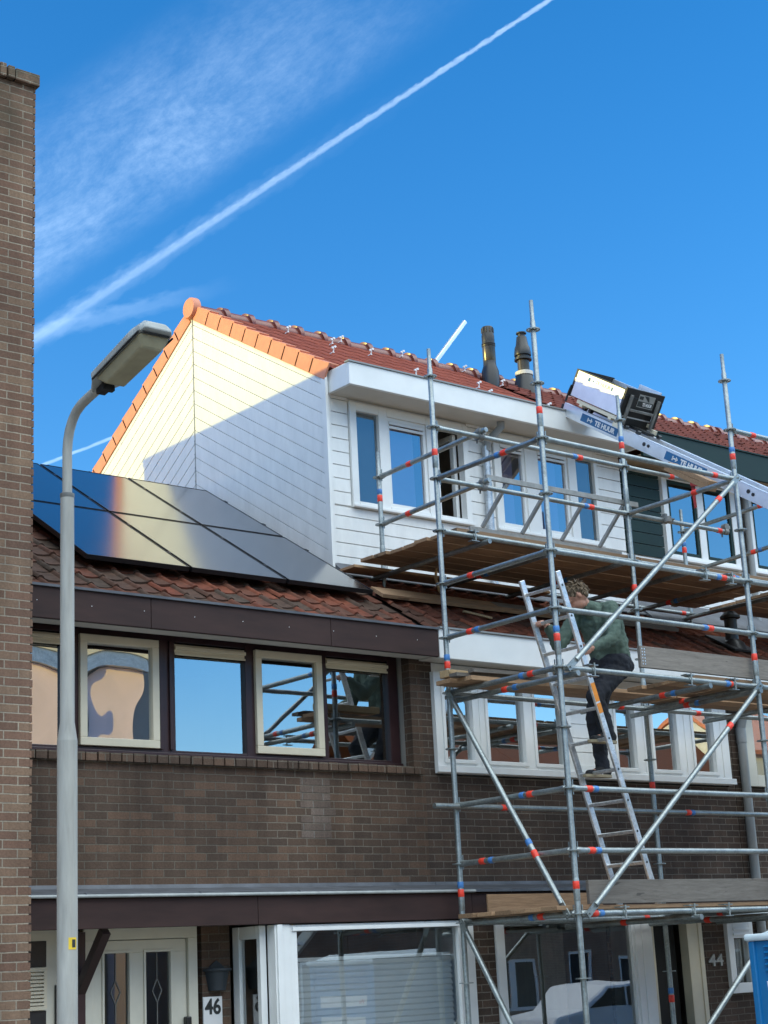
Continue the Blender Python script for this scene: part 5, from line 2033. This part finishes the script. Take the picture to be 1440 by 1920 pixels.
mb.beam(hb0 + ha * 0.62 - sx * 0.08 - hu * 0.003, hb0 + ha * 0.62 + sx * 0.08 - hu * 0.003, hu, 0.008, 0.008)
mb.build('seal', 'rubber', hh)
mb = MB()
mb.beam(hb0 + ha * 0.02 - hu * 0.012, hb0 + ha * 0.10 - hu * 0.018, hu, 0.042, 0.055)
mb.beam(hb0 + ha * 0.08 - hu * 0.03, hb0 + ha * 0.115 - hu * 0.034, hu, 0.036, 0.075)
mb.build('arm_clamp', 'rubber', hh, bevel=0.005)
mb = MB()
n = 8
vs = []
for z in (0.185, 0.245):
    for i in range(n + 1):
        an = R(-112 + 50 * i / n)
        vs.append((LX + 0.0545 * math.cos(an), LY + 0.0545 * math.sin(an), z))
mb.mesh(vs, [(i, i + 1, n + 2 + i, n + 1 + i) for i in range(n)])
mb.build('sticker', 'yellow', lp)
mb = MB()
vs = []
for z in (0.195, 0.235):
    for i in range(n + 1):
        an = R(-92 + 22 * i / n)
        vs.append((LX + 0.0552 * math.cos(an), LY + 0.0552 * math.sin(an), z))
mb.mesh(vs, [(i, i + 1, n + 2 + i, n + 1 + i) for i in range(n)])
mb.build('sticker_print', 'ink', lp)

# ------------------------------------------------------------------ portable toilet
tl = thing('portable_toilet', 'blue portable toilet cabin with white roof at bottom right corner', 'portable toilet', (11.52, 8.45, GP))
tx0, tx1, ty0, ty1 = 10.97, 12.07, 7.90, 9.0
mb = MB()
mb.box(tx0 + 0.02, tx1 - 0.02, ty0 + 0.02, ty1 - 0.02, GP + 0.1, 0.085)
for xx in (tx0, tx1 - 0.06):
    for yy in (ty0, ty1 - 0.06):
        mb.box(xx, xx + 0.06, yy, yy + 0.06, GP + 0.08, 0.085)
mb.build('cabin', 'toilet_blue', tl, bevel=0.012)
mb = MB()
for k in range(5):
    zc = 0.055 - k * 0.045
    mb.prism([(tx0 + 0.019, ty0 + 0.12, zc), (tx0 - 0.012, ty0 + 0.12, zc - 0.02), (tx0 + 0.019, ty0 + 0.12, zc - 0.028)], (0, ty1 - ty0 - 0.27, 0))
mb.build('louvre', 'toilet_blue', tl, bevel=0.003)
mb = MB()
mb.box(tx0 - 0.025, tx1 + 0.025, ty0 - 0.025, ty1 + 0.025, 0.086, 0.14)
mb.prism([(tx0 + 0.04, ty0 + 0.02, 0.141), (tx0 + 0.04, ty1 - 0.09, 0.141), (tx0 + 0.12, ty1 - 0.30, 0.20), (tx0 + 0.12, ty0 + 0.2, 0.20)][::1], (tx1 - tx0 - 0.1, 0, 0))
mb.build('roof', 'toilet_white', tl, bevel=0.02)
mb = MB()
mb.box(tx0 - 0.02, tx1 + 0.02, ty0 - 0.02, ty1 + 0.02, GP + 0.0, GP + 0.079)
mb.build('base', 'black', tl, bevel=0.01)
mb = MB()
mb.prism([(tx0 + 0.0185, ty1 - 0.14, -0.225), (tx0 + 0.0185, ty0 + 0.15, -0.225), (tx0 + 0.0185, ty0 + 0.15, -0.345), (tx0 + 0.0185, ty1 - 0.15, -0.325)], (-0.002, 0, 0))
mb.prism([(tx0 + 0.0185, ty1 - 0.18, -0.44), (tx0 + 0.0185, ty0 + 0.15, -0.44), (tx0 + 0.0185, ty0 + 0.15, -0.90), (tx0 + 0.0185, ty1 - 0.18, -0.90)], (-0.002, 0, 0))
stk = mb.build('sticker', 'sticker', tl)
text('lettering', 'We', (tx0 + 0.0155, ty1 - 0.185, -0.305), (0, -1, 0), (0, 0, 1), 0.06, 'ink_red', stk, 0.0005, 0.001)

# ------------------------------------------------------------------ the climber
def capsule(mb, p, q, r0, r1, n=14, m_=5, sq=None):
    p, q = Vector(p), Vector(q)
    d = (q - p)
    L_ = max(d.length, 1e-4)
    d = d / L_
    pts, rs = [], []
    for i in range(m_ + 1):
        an = math.pi / 2 * i / m_
        pts.append(p - d * r0 * math.cos(an))
        rs.append(max(r0 * math.sin(an), r0 * 0.05))
    for i in range(m_ + 1):
        an = math.pi / 2 * i / m_
        pts.append(q + d * r1 * math.sin(an))
        rs.append(max(r1 * math.cos(an), r1 * 0.05))
    k = len(mb.v)
    mb.path(pts, rs, n)
    return k


def ellipsoid(mb, c, ax, n=18, m_=12):
    c = Vector(c)
    a, b_, d = [Vector(v) for v in ax]
    vs = []
    for i in range(m_ + 1):
        th = math.pi * i / m_
        for k in range(n):
            ph = math.tau * k / n
            s = max(math.sin(th), 0.02)
            vs.append(c + a * s * math.cos(ph) + b_ * s * math.sin(ph) + d * math.cos(th))
    fs = []
    for i in range(m_):
        for k in range(n):
            j = (k + 1) % n
            fs.append((i * n + k, (i + 1) * n + k, (i + 1) * n + j, i * n + j))
    fs.append(tuple(range(n)))
    fs.append(tuple(m_ * n + k for k in reversed(range(n))))
    mb.mesh(vs, fs)


def fuse(mb, name, mat, parent, voxel, smooth=4, fold=0.0, fscale=6):
    """merge overlapping pieces into one continuous skin"""
    tmp = mb.build(name, mat)
    rm = tmp.modifiers.new('fuse', 'REMESH')
    rm.mode = 'VOXEL'
    rm.voxel_size = voxel
    sm = tmp.modifiers.new('smooth', 'SMOOTH')
    sm.factor = 0.5
    sm.iterations = smooth
    if fold:
        tx = bpy.data.textures.new('fold', 'CLOUDS')
        tx.noise_scale = 1.0 / fscale
        dm = tmp.modifiers.new('fold', 'DISPLACE')
        dm.texture = tx
        dm.strength = fold
        dm.mid_level = 0.5
    dg = bpy.context.evaluated_depsgraph_get()
    me = bpy.data.meshes.new_from_object(tmp.evaluated_get(dg))
    bpy.data.objects.remove(tmp)
    me.materials.clear()
    me.materials.append(M[mat])
    me.polygons.foreach_set('use_smooth', [True] * len(me.polygons))
    me.name = name
    o = bpy.data.objects.new(name, me)
    C.objects.link(o)
    if parent is not None:
        o.parent = parent
    return o


V = Vector
pel = V((11.21, 10.45, 2.60))
hipN, hipF = V((11.19, 10.36, 2.54)), V((11.20, 10.54, 2.54))
kneeN, kneeF = V((10.87, 10.345, 2.25)), V((11.04, 10.53, 2.10))
ankN, ankF = V((11.00, 10.35, 1.945)), V((11.08, 10.52, 1.665))
chest = V((11.10, 10.45, 2.98))
shN, shF = V((11.05, 10.255, 3.045)), V((11.00, 10.635, 3.045))
neck = V((10.965, 10.45, 3.095))
headc = V((10.845, 10.45, 3.185))
elN, elF = V((10.98, 10.165, 2.76)), V((10.77, 10.64, 2.76))
wrN, wrF = V((10.70, 10.165, 2.645)), V((10.60, 10.595, 2.915))
tilt = R(40)
yaw = R(42)                                          # head turned away towards the house
hh_ = V((-math.cos(yaw), math.sin(yaw), 0))
hf = hh_ * math.cos(tilt) - V((0, 0, math.sin(tilt)))   # face direction, looking down at the rungs
hup = hh_ * math.sin(tilt) + V((0, 0, math.cos(tilt)))
hside = V((math.sin(yaw), math.cos(yaw), 0))
hy = V((0, 1, 0))

b = MB()
# torso and limbs under the clothes
capsule(b, pel + V((0.03, 0, 0)), chest + V((0.04, 0, -0.02)), 0.10, 0.10)
capsule(b, chest + V((0.03, -0.12, 0.02)), chest + V((0.03, 0.12, 0.02)), 0.075, 0.075)
capsule(b, chest + V((0.03, 0, 0.06)), neck, 0.065, 0.056)
capsule(b, neck, headc - hf * 0.01, 0.056, 0.056)
for a, k, n_, f in ((hipN, kneeN, ankN, 1), (hipF, kneeF, ankF, 1)):
    capsule(b, a, k, 0.085, 0.055)
    capsule(b, k, n_, 0.055, 0.036)
    capsule(b, n_ + V((0.02, 0, -0.03)), n_ + V((-0.17, 0, -0.065)), 0.034, 0.028)
for a, e, w in ((shN, elN, wrN), (shF, elF, wrF)):
    capsule(b, chest + V((0.02, 0, 0.02)) + (a - chest) * 0.6, a + V((0.02, 0, 0)), 0.06, 0.052)
    capsule(b, a, e, 0.05, 0.040)
    capsule(b, e, w, 0.040, 0.027)
# head: skull, jaw, nose, brow, chin, ears
ellipsoid(b, headc - hf * 0.012 + hup * 0.012, (hf * 0.098, hside * 0.076, hup * 0.098))
ellipsoid(b, headc + hf * 0.030 - hup * 0.060, (hf * 0.062, hside * 0.055, hup * 0.062))
ellipsoid(b, headc + hf * 0.070 - hup * 0.095, (hf * 0.022, hside * 0.024, hup * 0.018))
capsule(b, headc + hf * 0.088 + hup * 0.005, headc + hf * 0.108 - hup * 0.032, 0.008, 0.014, 10)
capsule(b, headc + hf * 0.082 + hup * 0.024 - hside * 0.04, headc + hf * 0.082 + hup * 0.024 + hside * 0.04, 0.012, 0.012, 10)
for sg in (-1, 1):
    ellipsoid(b, headc + hf * 0.078 + hside * sg * 0.030 - hup * 0.004, (hf * 0.014, hside * 0.016, hup * 0.011), 12, 8)
    ellipsoid(b, headc - hf * 0.012 + hside * sg * 0.080 - hup * 0.014, (hf * 0.020, hside * 0.012, hup * 0.034), 12, 8)
capsule(b, headc + hf * 0.090 - hup * 0.060 - hside * 0.02, headc + hf * 0.090 - hup * 0.060 + hside * 0.02, 0.008, 0.008, 10)


def hand(mb, wrist, dirn, side, curl, grip):
    """palm and five fingers closing round a bar that runs along `side`"""
    dirn, side, curl = dirn.normalized(), side.normalized(), curl.normalized()
    palm = wrist + dirn * 0.055
    ellipsoid(mb, palm, (dirn * 0.050, side * 0.040, curl * 0.017), 12, 8)
    ln = (0.92, 1.05, 1.0, 0.80)
    for i in range(4):
        s = side * (0.030 - 0.020 * i)
        k0 = palm + dirn * 0.040 + s
        a1 = k0 + (dirn * 0.75 + curl * 0.65).normalized() * 0.036 * ln[i]
        a2 = a1 + (dirn * -0.10 + curl).normalized() * 0.026 * ln[i]
        a3 = a2 + (-dirn * 0.9 + curl * 0.35).normalized() * 0.020 * ln[i]
        capsule(mb, k0, a1, 0.0098, 0.0088, 8, 3)
        capsule(mb, a1, a2, 0.0088, 0.0080, 8, 3)
        capsule(mb, a2, a3, 0.0080, 0.0072, 8, 3)
    t0 = palm - dirn * 0.015 + side * 0.036
    t1 = t0 + (dirn * 0.55 + side * 0.35 + curl * 0.75).normalized() * 0.036
    t2 = t1 + (dirn * 0.35 - side * 0.25 + curl * 0.9).normalized() * 0.030
    capsule(mb, t0, t1, 0.0125, 0.0105, 8, 3)
    capsule(mb, t1, t2, 0.0105, 0.0088, 8, 3)


# far hand closes over the second rung, near hand holds the near stile
hand(b, wrF, V((-0.75, 0.0, 0.30)), V((0, -1, 0)), V((-0.3, 0, -1)), None)
hand(b, wrN, V((-0.8, 0.25, -0.30)), V((-0.3, 0, 1)), V((0.1, 1, 0.05)), None)
person = fuse(b, 'person', 'skin', None, 0.0062, 3)
tag(person, 'person in green sweatshirt and dark trousers climbing the ladder on the scaffold', 'person')

b = MB()
capsule(b, pel + V((0.02, 0, 0.02)), pel + V((0.04, 0, 0.05)), 0.160, 0.165)
capsule(b, pel + V((0.02, -0.06, 0.06)), chest + V((0.03, -0.07, 0.0)), 0.135, 0.150)
capsule(b, pel + V((0.02, 0.06, 0.06)), chest + V((0.03, 0.07, 0.0)), 0.135, 0.150)
capsule(b, pel + V((0.055, 0, 0.18)), chest + V((0.075, 0, -0.02)), 0.145, 0.150)
capsule(b, chest + V((0.03, -0.12, 0.05)), chest + V((0.03, 0.12, 0.05)), 0.105, 0.105)
capsule(b, chest + V((-0.02, 0, 0.06)), neck + V((0.005, 0, -0.005)), 0.105, 0.072)
for a, e, w in ((shN, elN, wrN), (shF, elF, wrF)):
    capsule(b, a + V((0.02, 0, 0)), e, 0.085, 0.066)
    capsule(b, e, e + (w - e) * 0.88, 0.066, 0.046)
    capsule(b, e + (w - e) * 0.84, e + (w - e) * 0.93, 0.042, 0.040)
fuse(b, 'sweatshirt', 'sweater', person, 0.009, 2, 0.036, 15)
b = MB()
ellipsoid(b, V((10.985, 10.36, 2.93)), (V((0.05, -0.03, 0)), V((0.02, 0.05, 0)), V((0, 0, 0.035))))
b = MB()
capsule(b, pel + V((0.0, -0.07, -0.03)), pel + V((0.0, 0.07, -0.03)), 0.148, 0.148)
capsule(b, pel + V((0.09, -0.075, -0.03)), pel + V((0.09, 0.075, -0.03)), 0.10, 0.10)
for a, k, n_ in ((hipN, kneeN, ankN), (hipF, kneeF, ankF)):
    capsule(b, a + V((0.02, 0, 0)), k, 0.118, 0.082)
    capsule(b, k, n_ + V((0, 0, 0.0)), 0.082, 0.062)
fuse(b, 'trousers', 'trousers', person, 0.009, 2, 0.034, 15)
for n_ in (ankN, ankF):
    b = MB()
    heel = n_ + V((0.055, 0, -0.070))
    toe = n_ + V((-0.215, 0, -0.078))
    capsule(b, heel + V((0, 0, 0.03)), heel + V((-0.02, 0, 0.055)), 0.040, 0.040)
    capsule(b, heel + V((0, 0, 0.018)), toe + V((0.03, 0, 0.01)), 0.036, 0.034)
    capsule(b, n_ + V((0.01, 0, -0.01)), n_ + V((-0.10, 0, -0.06)), 0.046, 0.038)
    sh_ = fuse(b, 'shoe', 'rubber', person, 0.007, 3)
    b = MB()
    out = []
    for i in range(24):
        an = math.tau * i / 24
        cx_ = (heel.x + toe.x) / 2 + (heel.x - toe.x + 0.075) / 2 * math.cos(an)
        wy = 0.045 * (abs(math.sin(an)) ** 0.6) * (1 if math.sin(an) > 0 else -1)
        out.append((cx_, n_.y + wy, heel.z - 0.030))
    b.prism(out, (0, 0, 0.024))
    s_ = b.build('sole', 'sole', sh_, 40)
    b = MB()
    for i in range(3):
        q = n_ + V((-0.055 - 0.028 * i, -0.039, -0.085))
        b.beam(q, q + V((0.022, 0.012, 0.052)), (1, 0, 0), 0.012, 0.006)
    b.build('stripes', 'sticker', sh_)
# hair: cap plus loose strands
b = MB()
random.seed(21)
ellipsoid(b, headc - hf * 0.022 + hup * 0.026, (hf * 0.100, hside * 0.084, hup * 0.097))
ellipsoid(b, headc - hf * 0.065 - hup * 0.020, (hf * 0.045, hside * 0.070, hup * 0.055))
for i in range(900):
    u = random.uniform(-1, 1)
    ph = random.uniform(0, math.tau)
    rr_ = math.sqrt(1 - u * u)
    cf, cs, cu = rr_ * math.cos(ph), rr_ * math.sin(ph), u
    if (cf > 0.55 and cu < 0.55) or cu < -0.45 or (cu < 0.0 and cf > -0.25):
        continue
    d = hf * cf + hside * cs + hup * cu
    p0 = headc - hf * 0.022 + hup * 0.026 + hf * cf * 0.095 + hside * cs * 0.080 + hup * cu * 0.092
    flow = (hf * 0.5 - hup * 0.6 + hside * cs * 0.5)
    flow = (flow - d * flow.dot(d) + V((random.uniform(-.35, .35), random.uniform(-.35, .35), random.uniform(-.35, .35)))).normalized()
    lift = random.uniform(0.004, 0.014)
    p1 = p0 + d * lift + flow * 0.016
    p2 = p1 + d * lift * 0.5 + flow * random.uniform(0.012, 0.024)
    b.path([p0, p1, p2], [0.0075, 0.006, 0.001], 5)
b.build('hair', 'hair', person, 60)
# faded print on the near shoulder blade
random.seed(5)

# ------------------------------------------------------------------ houses across the street (seen only as reflections)
YO = -8.6


def far_house(x0, x1, raised, label, body='brick_far', zs=3.45, zr=6.92):
    h = thing('row_house', label, 'house', ((x0 + x1) / 2, YO - 4, GP), 'houses across the street')
    w = MB()
    wn = [(x0 + 0.4, x0 + 2.0, -1.1, 0.1), (x0 + 0.5, x1 - 0.5, 1.15, 2.1), (x1 - 1.4, x1 - 0.6, GP, 0.3)]
    for k in range(1):
        pass
    wall_front(w, x0, x1, GP, zs, YO - 0.11, YO, wn)
    w.build('wall', body, h)
    w = MB()
    w.box(x0, x1, YO - 8.0, YO - 0.2, GP, zs - 0.02)
    w.build('back_wall', body, h)
    for i, (a, b_, c, d) in enumerate(wn):
        f = MB()
        cc = []
        n = max(1, int((b_ - a) / 0.8))
        st = (b_ - a) / n
        for q in range(n):
            cc.append((a + st * q + 0.08, a + st * (q + 1) - 0.08, c + 0.08, d - 0.08))
        frame(f, a, b_, c, d, YO - 0.09, YO - 0.03, cc)
        fo = f.build('window' if i < 2 else 'door', 'white', h)
        for q in cc:
            g_ = MB()
            g_.box(q[0], q[1], YO - 0.12, YO - 0.07, q[2], q[3])
            g_.build('pane', 'interior_dark', fo)
    r = MB()
    r.prism([(x0, YO + 0.35, zs - 0.15), (x0, YO - 4.0, zr - 0.17), (x0, YO - 8.3, zs - 0.15), (x0, YO - 8.3, zs), (x0, YO - 4.0, zr), (x0, YO + 0.35, zs + 0.03)], (x1 - x0, 0, 0), 0.5)
    r.build('roof', 'tile_low', h)
    if raised:
        g_ = MB()
        g_.prism([(x0, YO - 1.5, 3.6), (x0, YO - 1.5, 6.05), (x0, YO - 4.0, 7.55), (x0, YO - 8.0, 5.2), (x0, YO - 8.0, 2.8)], (x1 - x0, 0, 0))
        g_.build('raised_storey', 'clad', h)
        g_ = MB()
        g_.prism([(x0 - 0.05, YO - 1.2, 5.92), (x0 - 0.05, YO - 4.0, 7.60), (x0 - 0.05, YO - 8.2, 5.1), (x0 - 0.05, YO - 8.2, 5.25), (x0 - 0.05, YO - 4.0, 7.75), (x0 - 0.05, YO - 1.2, 6.08)], (x1 - x0 + 0.1, 0, 0), 0.8)
        g_.build('raised_roof', 'verge', h)
    return h


for k in range(2):
    far_house(20.6 + k * 3.7, 24.28 + k * 3.7, False, ['low orange brick house across the street beside the tall cream building', 'low orange brick house across the street next to the taller row'][k], zs=2.45, zr=4.7)
xs = 28.1
labs = ['orange brick house across the street, left end of its row', 'orange brick house across the street, second from the left end',
        'orange brick house across the street, just left of the raised one', 'orange brick house across the street with raised white storey',
        'orange brick house across the street, right of the raised one', 'orange brick house across the street, right end of its row']
for i in range(6):
    far_house(xs, xs + 4.6, i == 3, labs[i])
    xs += 4.62
fb = thing('flat_roofed_building', 'tall cream building across the street with dark flat roof', 'building', (14.4, YO - 4, GP))
w = MB()
w.box(9.5, 19.35, YO - 8, YO, GP, 6.75)
w.build('wall', 'stucco_far', fb)
w = MB()
w.box(9.3, 19.5, YO - 8.2, YO + 0.3, 6.76, 7.12)
w.build('fascia', 'zinc', fb)
w = MB()
w.box(9.2, 19.6, YO - 8.2, YO + 0.36, 7.121, 7.32)
w.build('gutter', 'cream', fb)
w = MB()
w.box(9.3, 19.4, YO - 8.0, YO - 0.2, 7.321, 9.0)
w.build('roof', 'black', fb)
w = MB()
w.path([(18.4, YO + 0.08, GP), (18.4, YO + 0.08, 6.75)], 0.07, 10)
w.build('downpipe', 'lead', fb)
w = MB()
w.box(19.36, 20.5, YO - 8, YO - 0.8, GP, 8.2)
w.build('stair_tower', 'interior', fb)
car = thing('parked_car', 'small white car parked across the street, seen mirrored in the ground floor window', 'car', (25.7, -2.3, G))
cx, cy = 25.7, -2.3
prof = [(-2.0, -1.60), (-2.05, -1.25), (-1.9, -1.02), (-1.15, -0.92), (-0.55, -0.48), (0.75, -0.42), (1.55, -0.75), (1.98, -0.92), (2.02, -1.5), (1.9, -1.62)]
mb = MB()
for w0, w1, k0 in ((-0.80, 0.80, 0),):
    mb.prism([(cx + x, cy + w0, z) for x, z in prof], (0, w1 - w0, 0))
mb.build('body', 'sticker', car, bevel=0.06)
for sg in (-1, 1):
    for gl_ in ([(-0.98, -0.90), (-0.52, -0.55), (0.02, -0.52), (0.02, -0.90)], [(0.09, -0.90), (0.09, -0.52), (0.68, -0.50), (1.25, -0.78), (1.25, -0.90)]):
        mb = MB()
        mb.prism([(cx + x, cy + sg * 0.802, z) for x, z in gl_], (0, sg * 0.004, 0))
        mb.build('side_window', 'black', car)
    for x in (-1.25, 1.25):
        mb = MB()
        mb.path([(cx + x, cy + sg * 0.66, G + 0.30), (cx + x, cy + sg * 0.83, G + 0.30)], 0.30, 22)
        wh = mb.build('wheel', 'rubber', car, 40)
        mb = MB()
        mb.path([(cx + x, cy + sg * 0.831, G + 0.30), (cx + x, cy + sg * 0.845, G + 0.30)], 0.19, 18)
        mb.build('rim', 'alu', wh, 40)
bpy.context.view_layer.update()
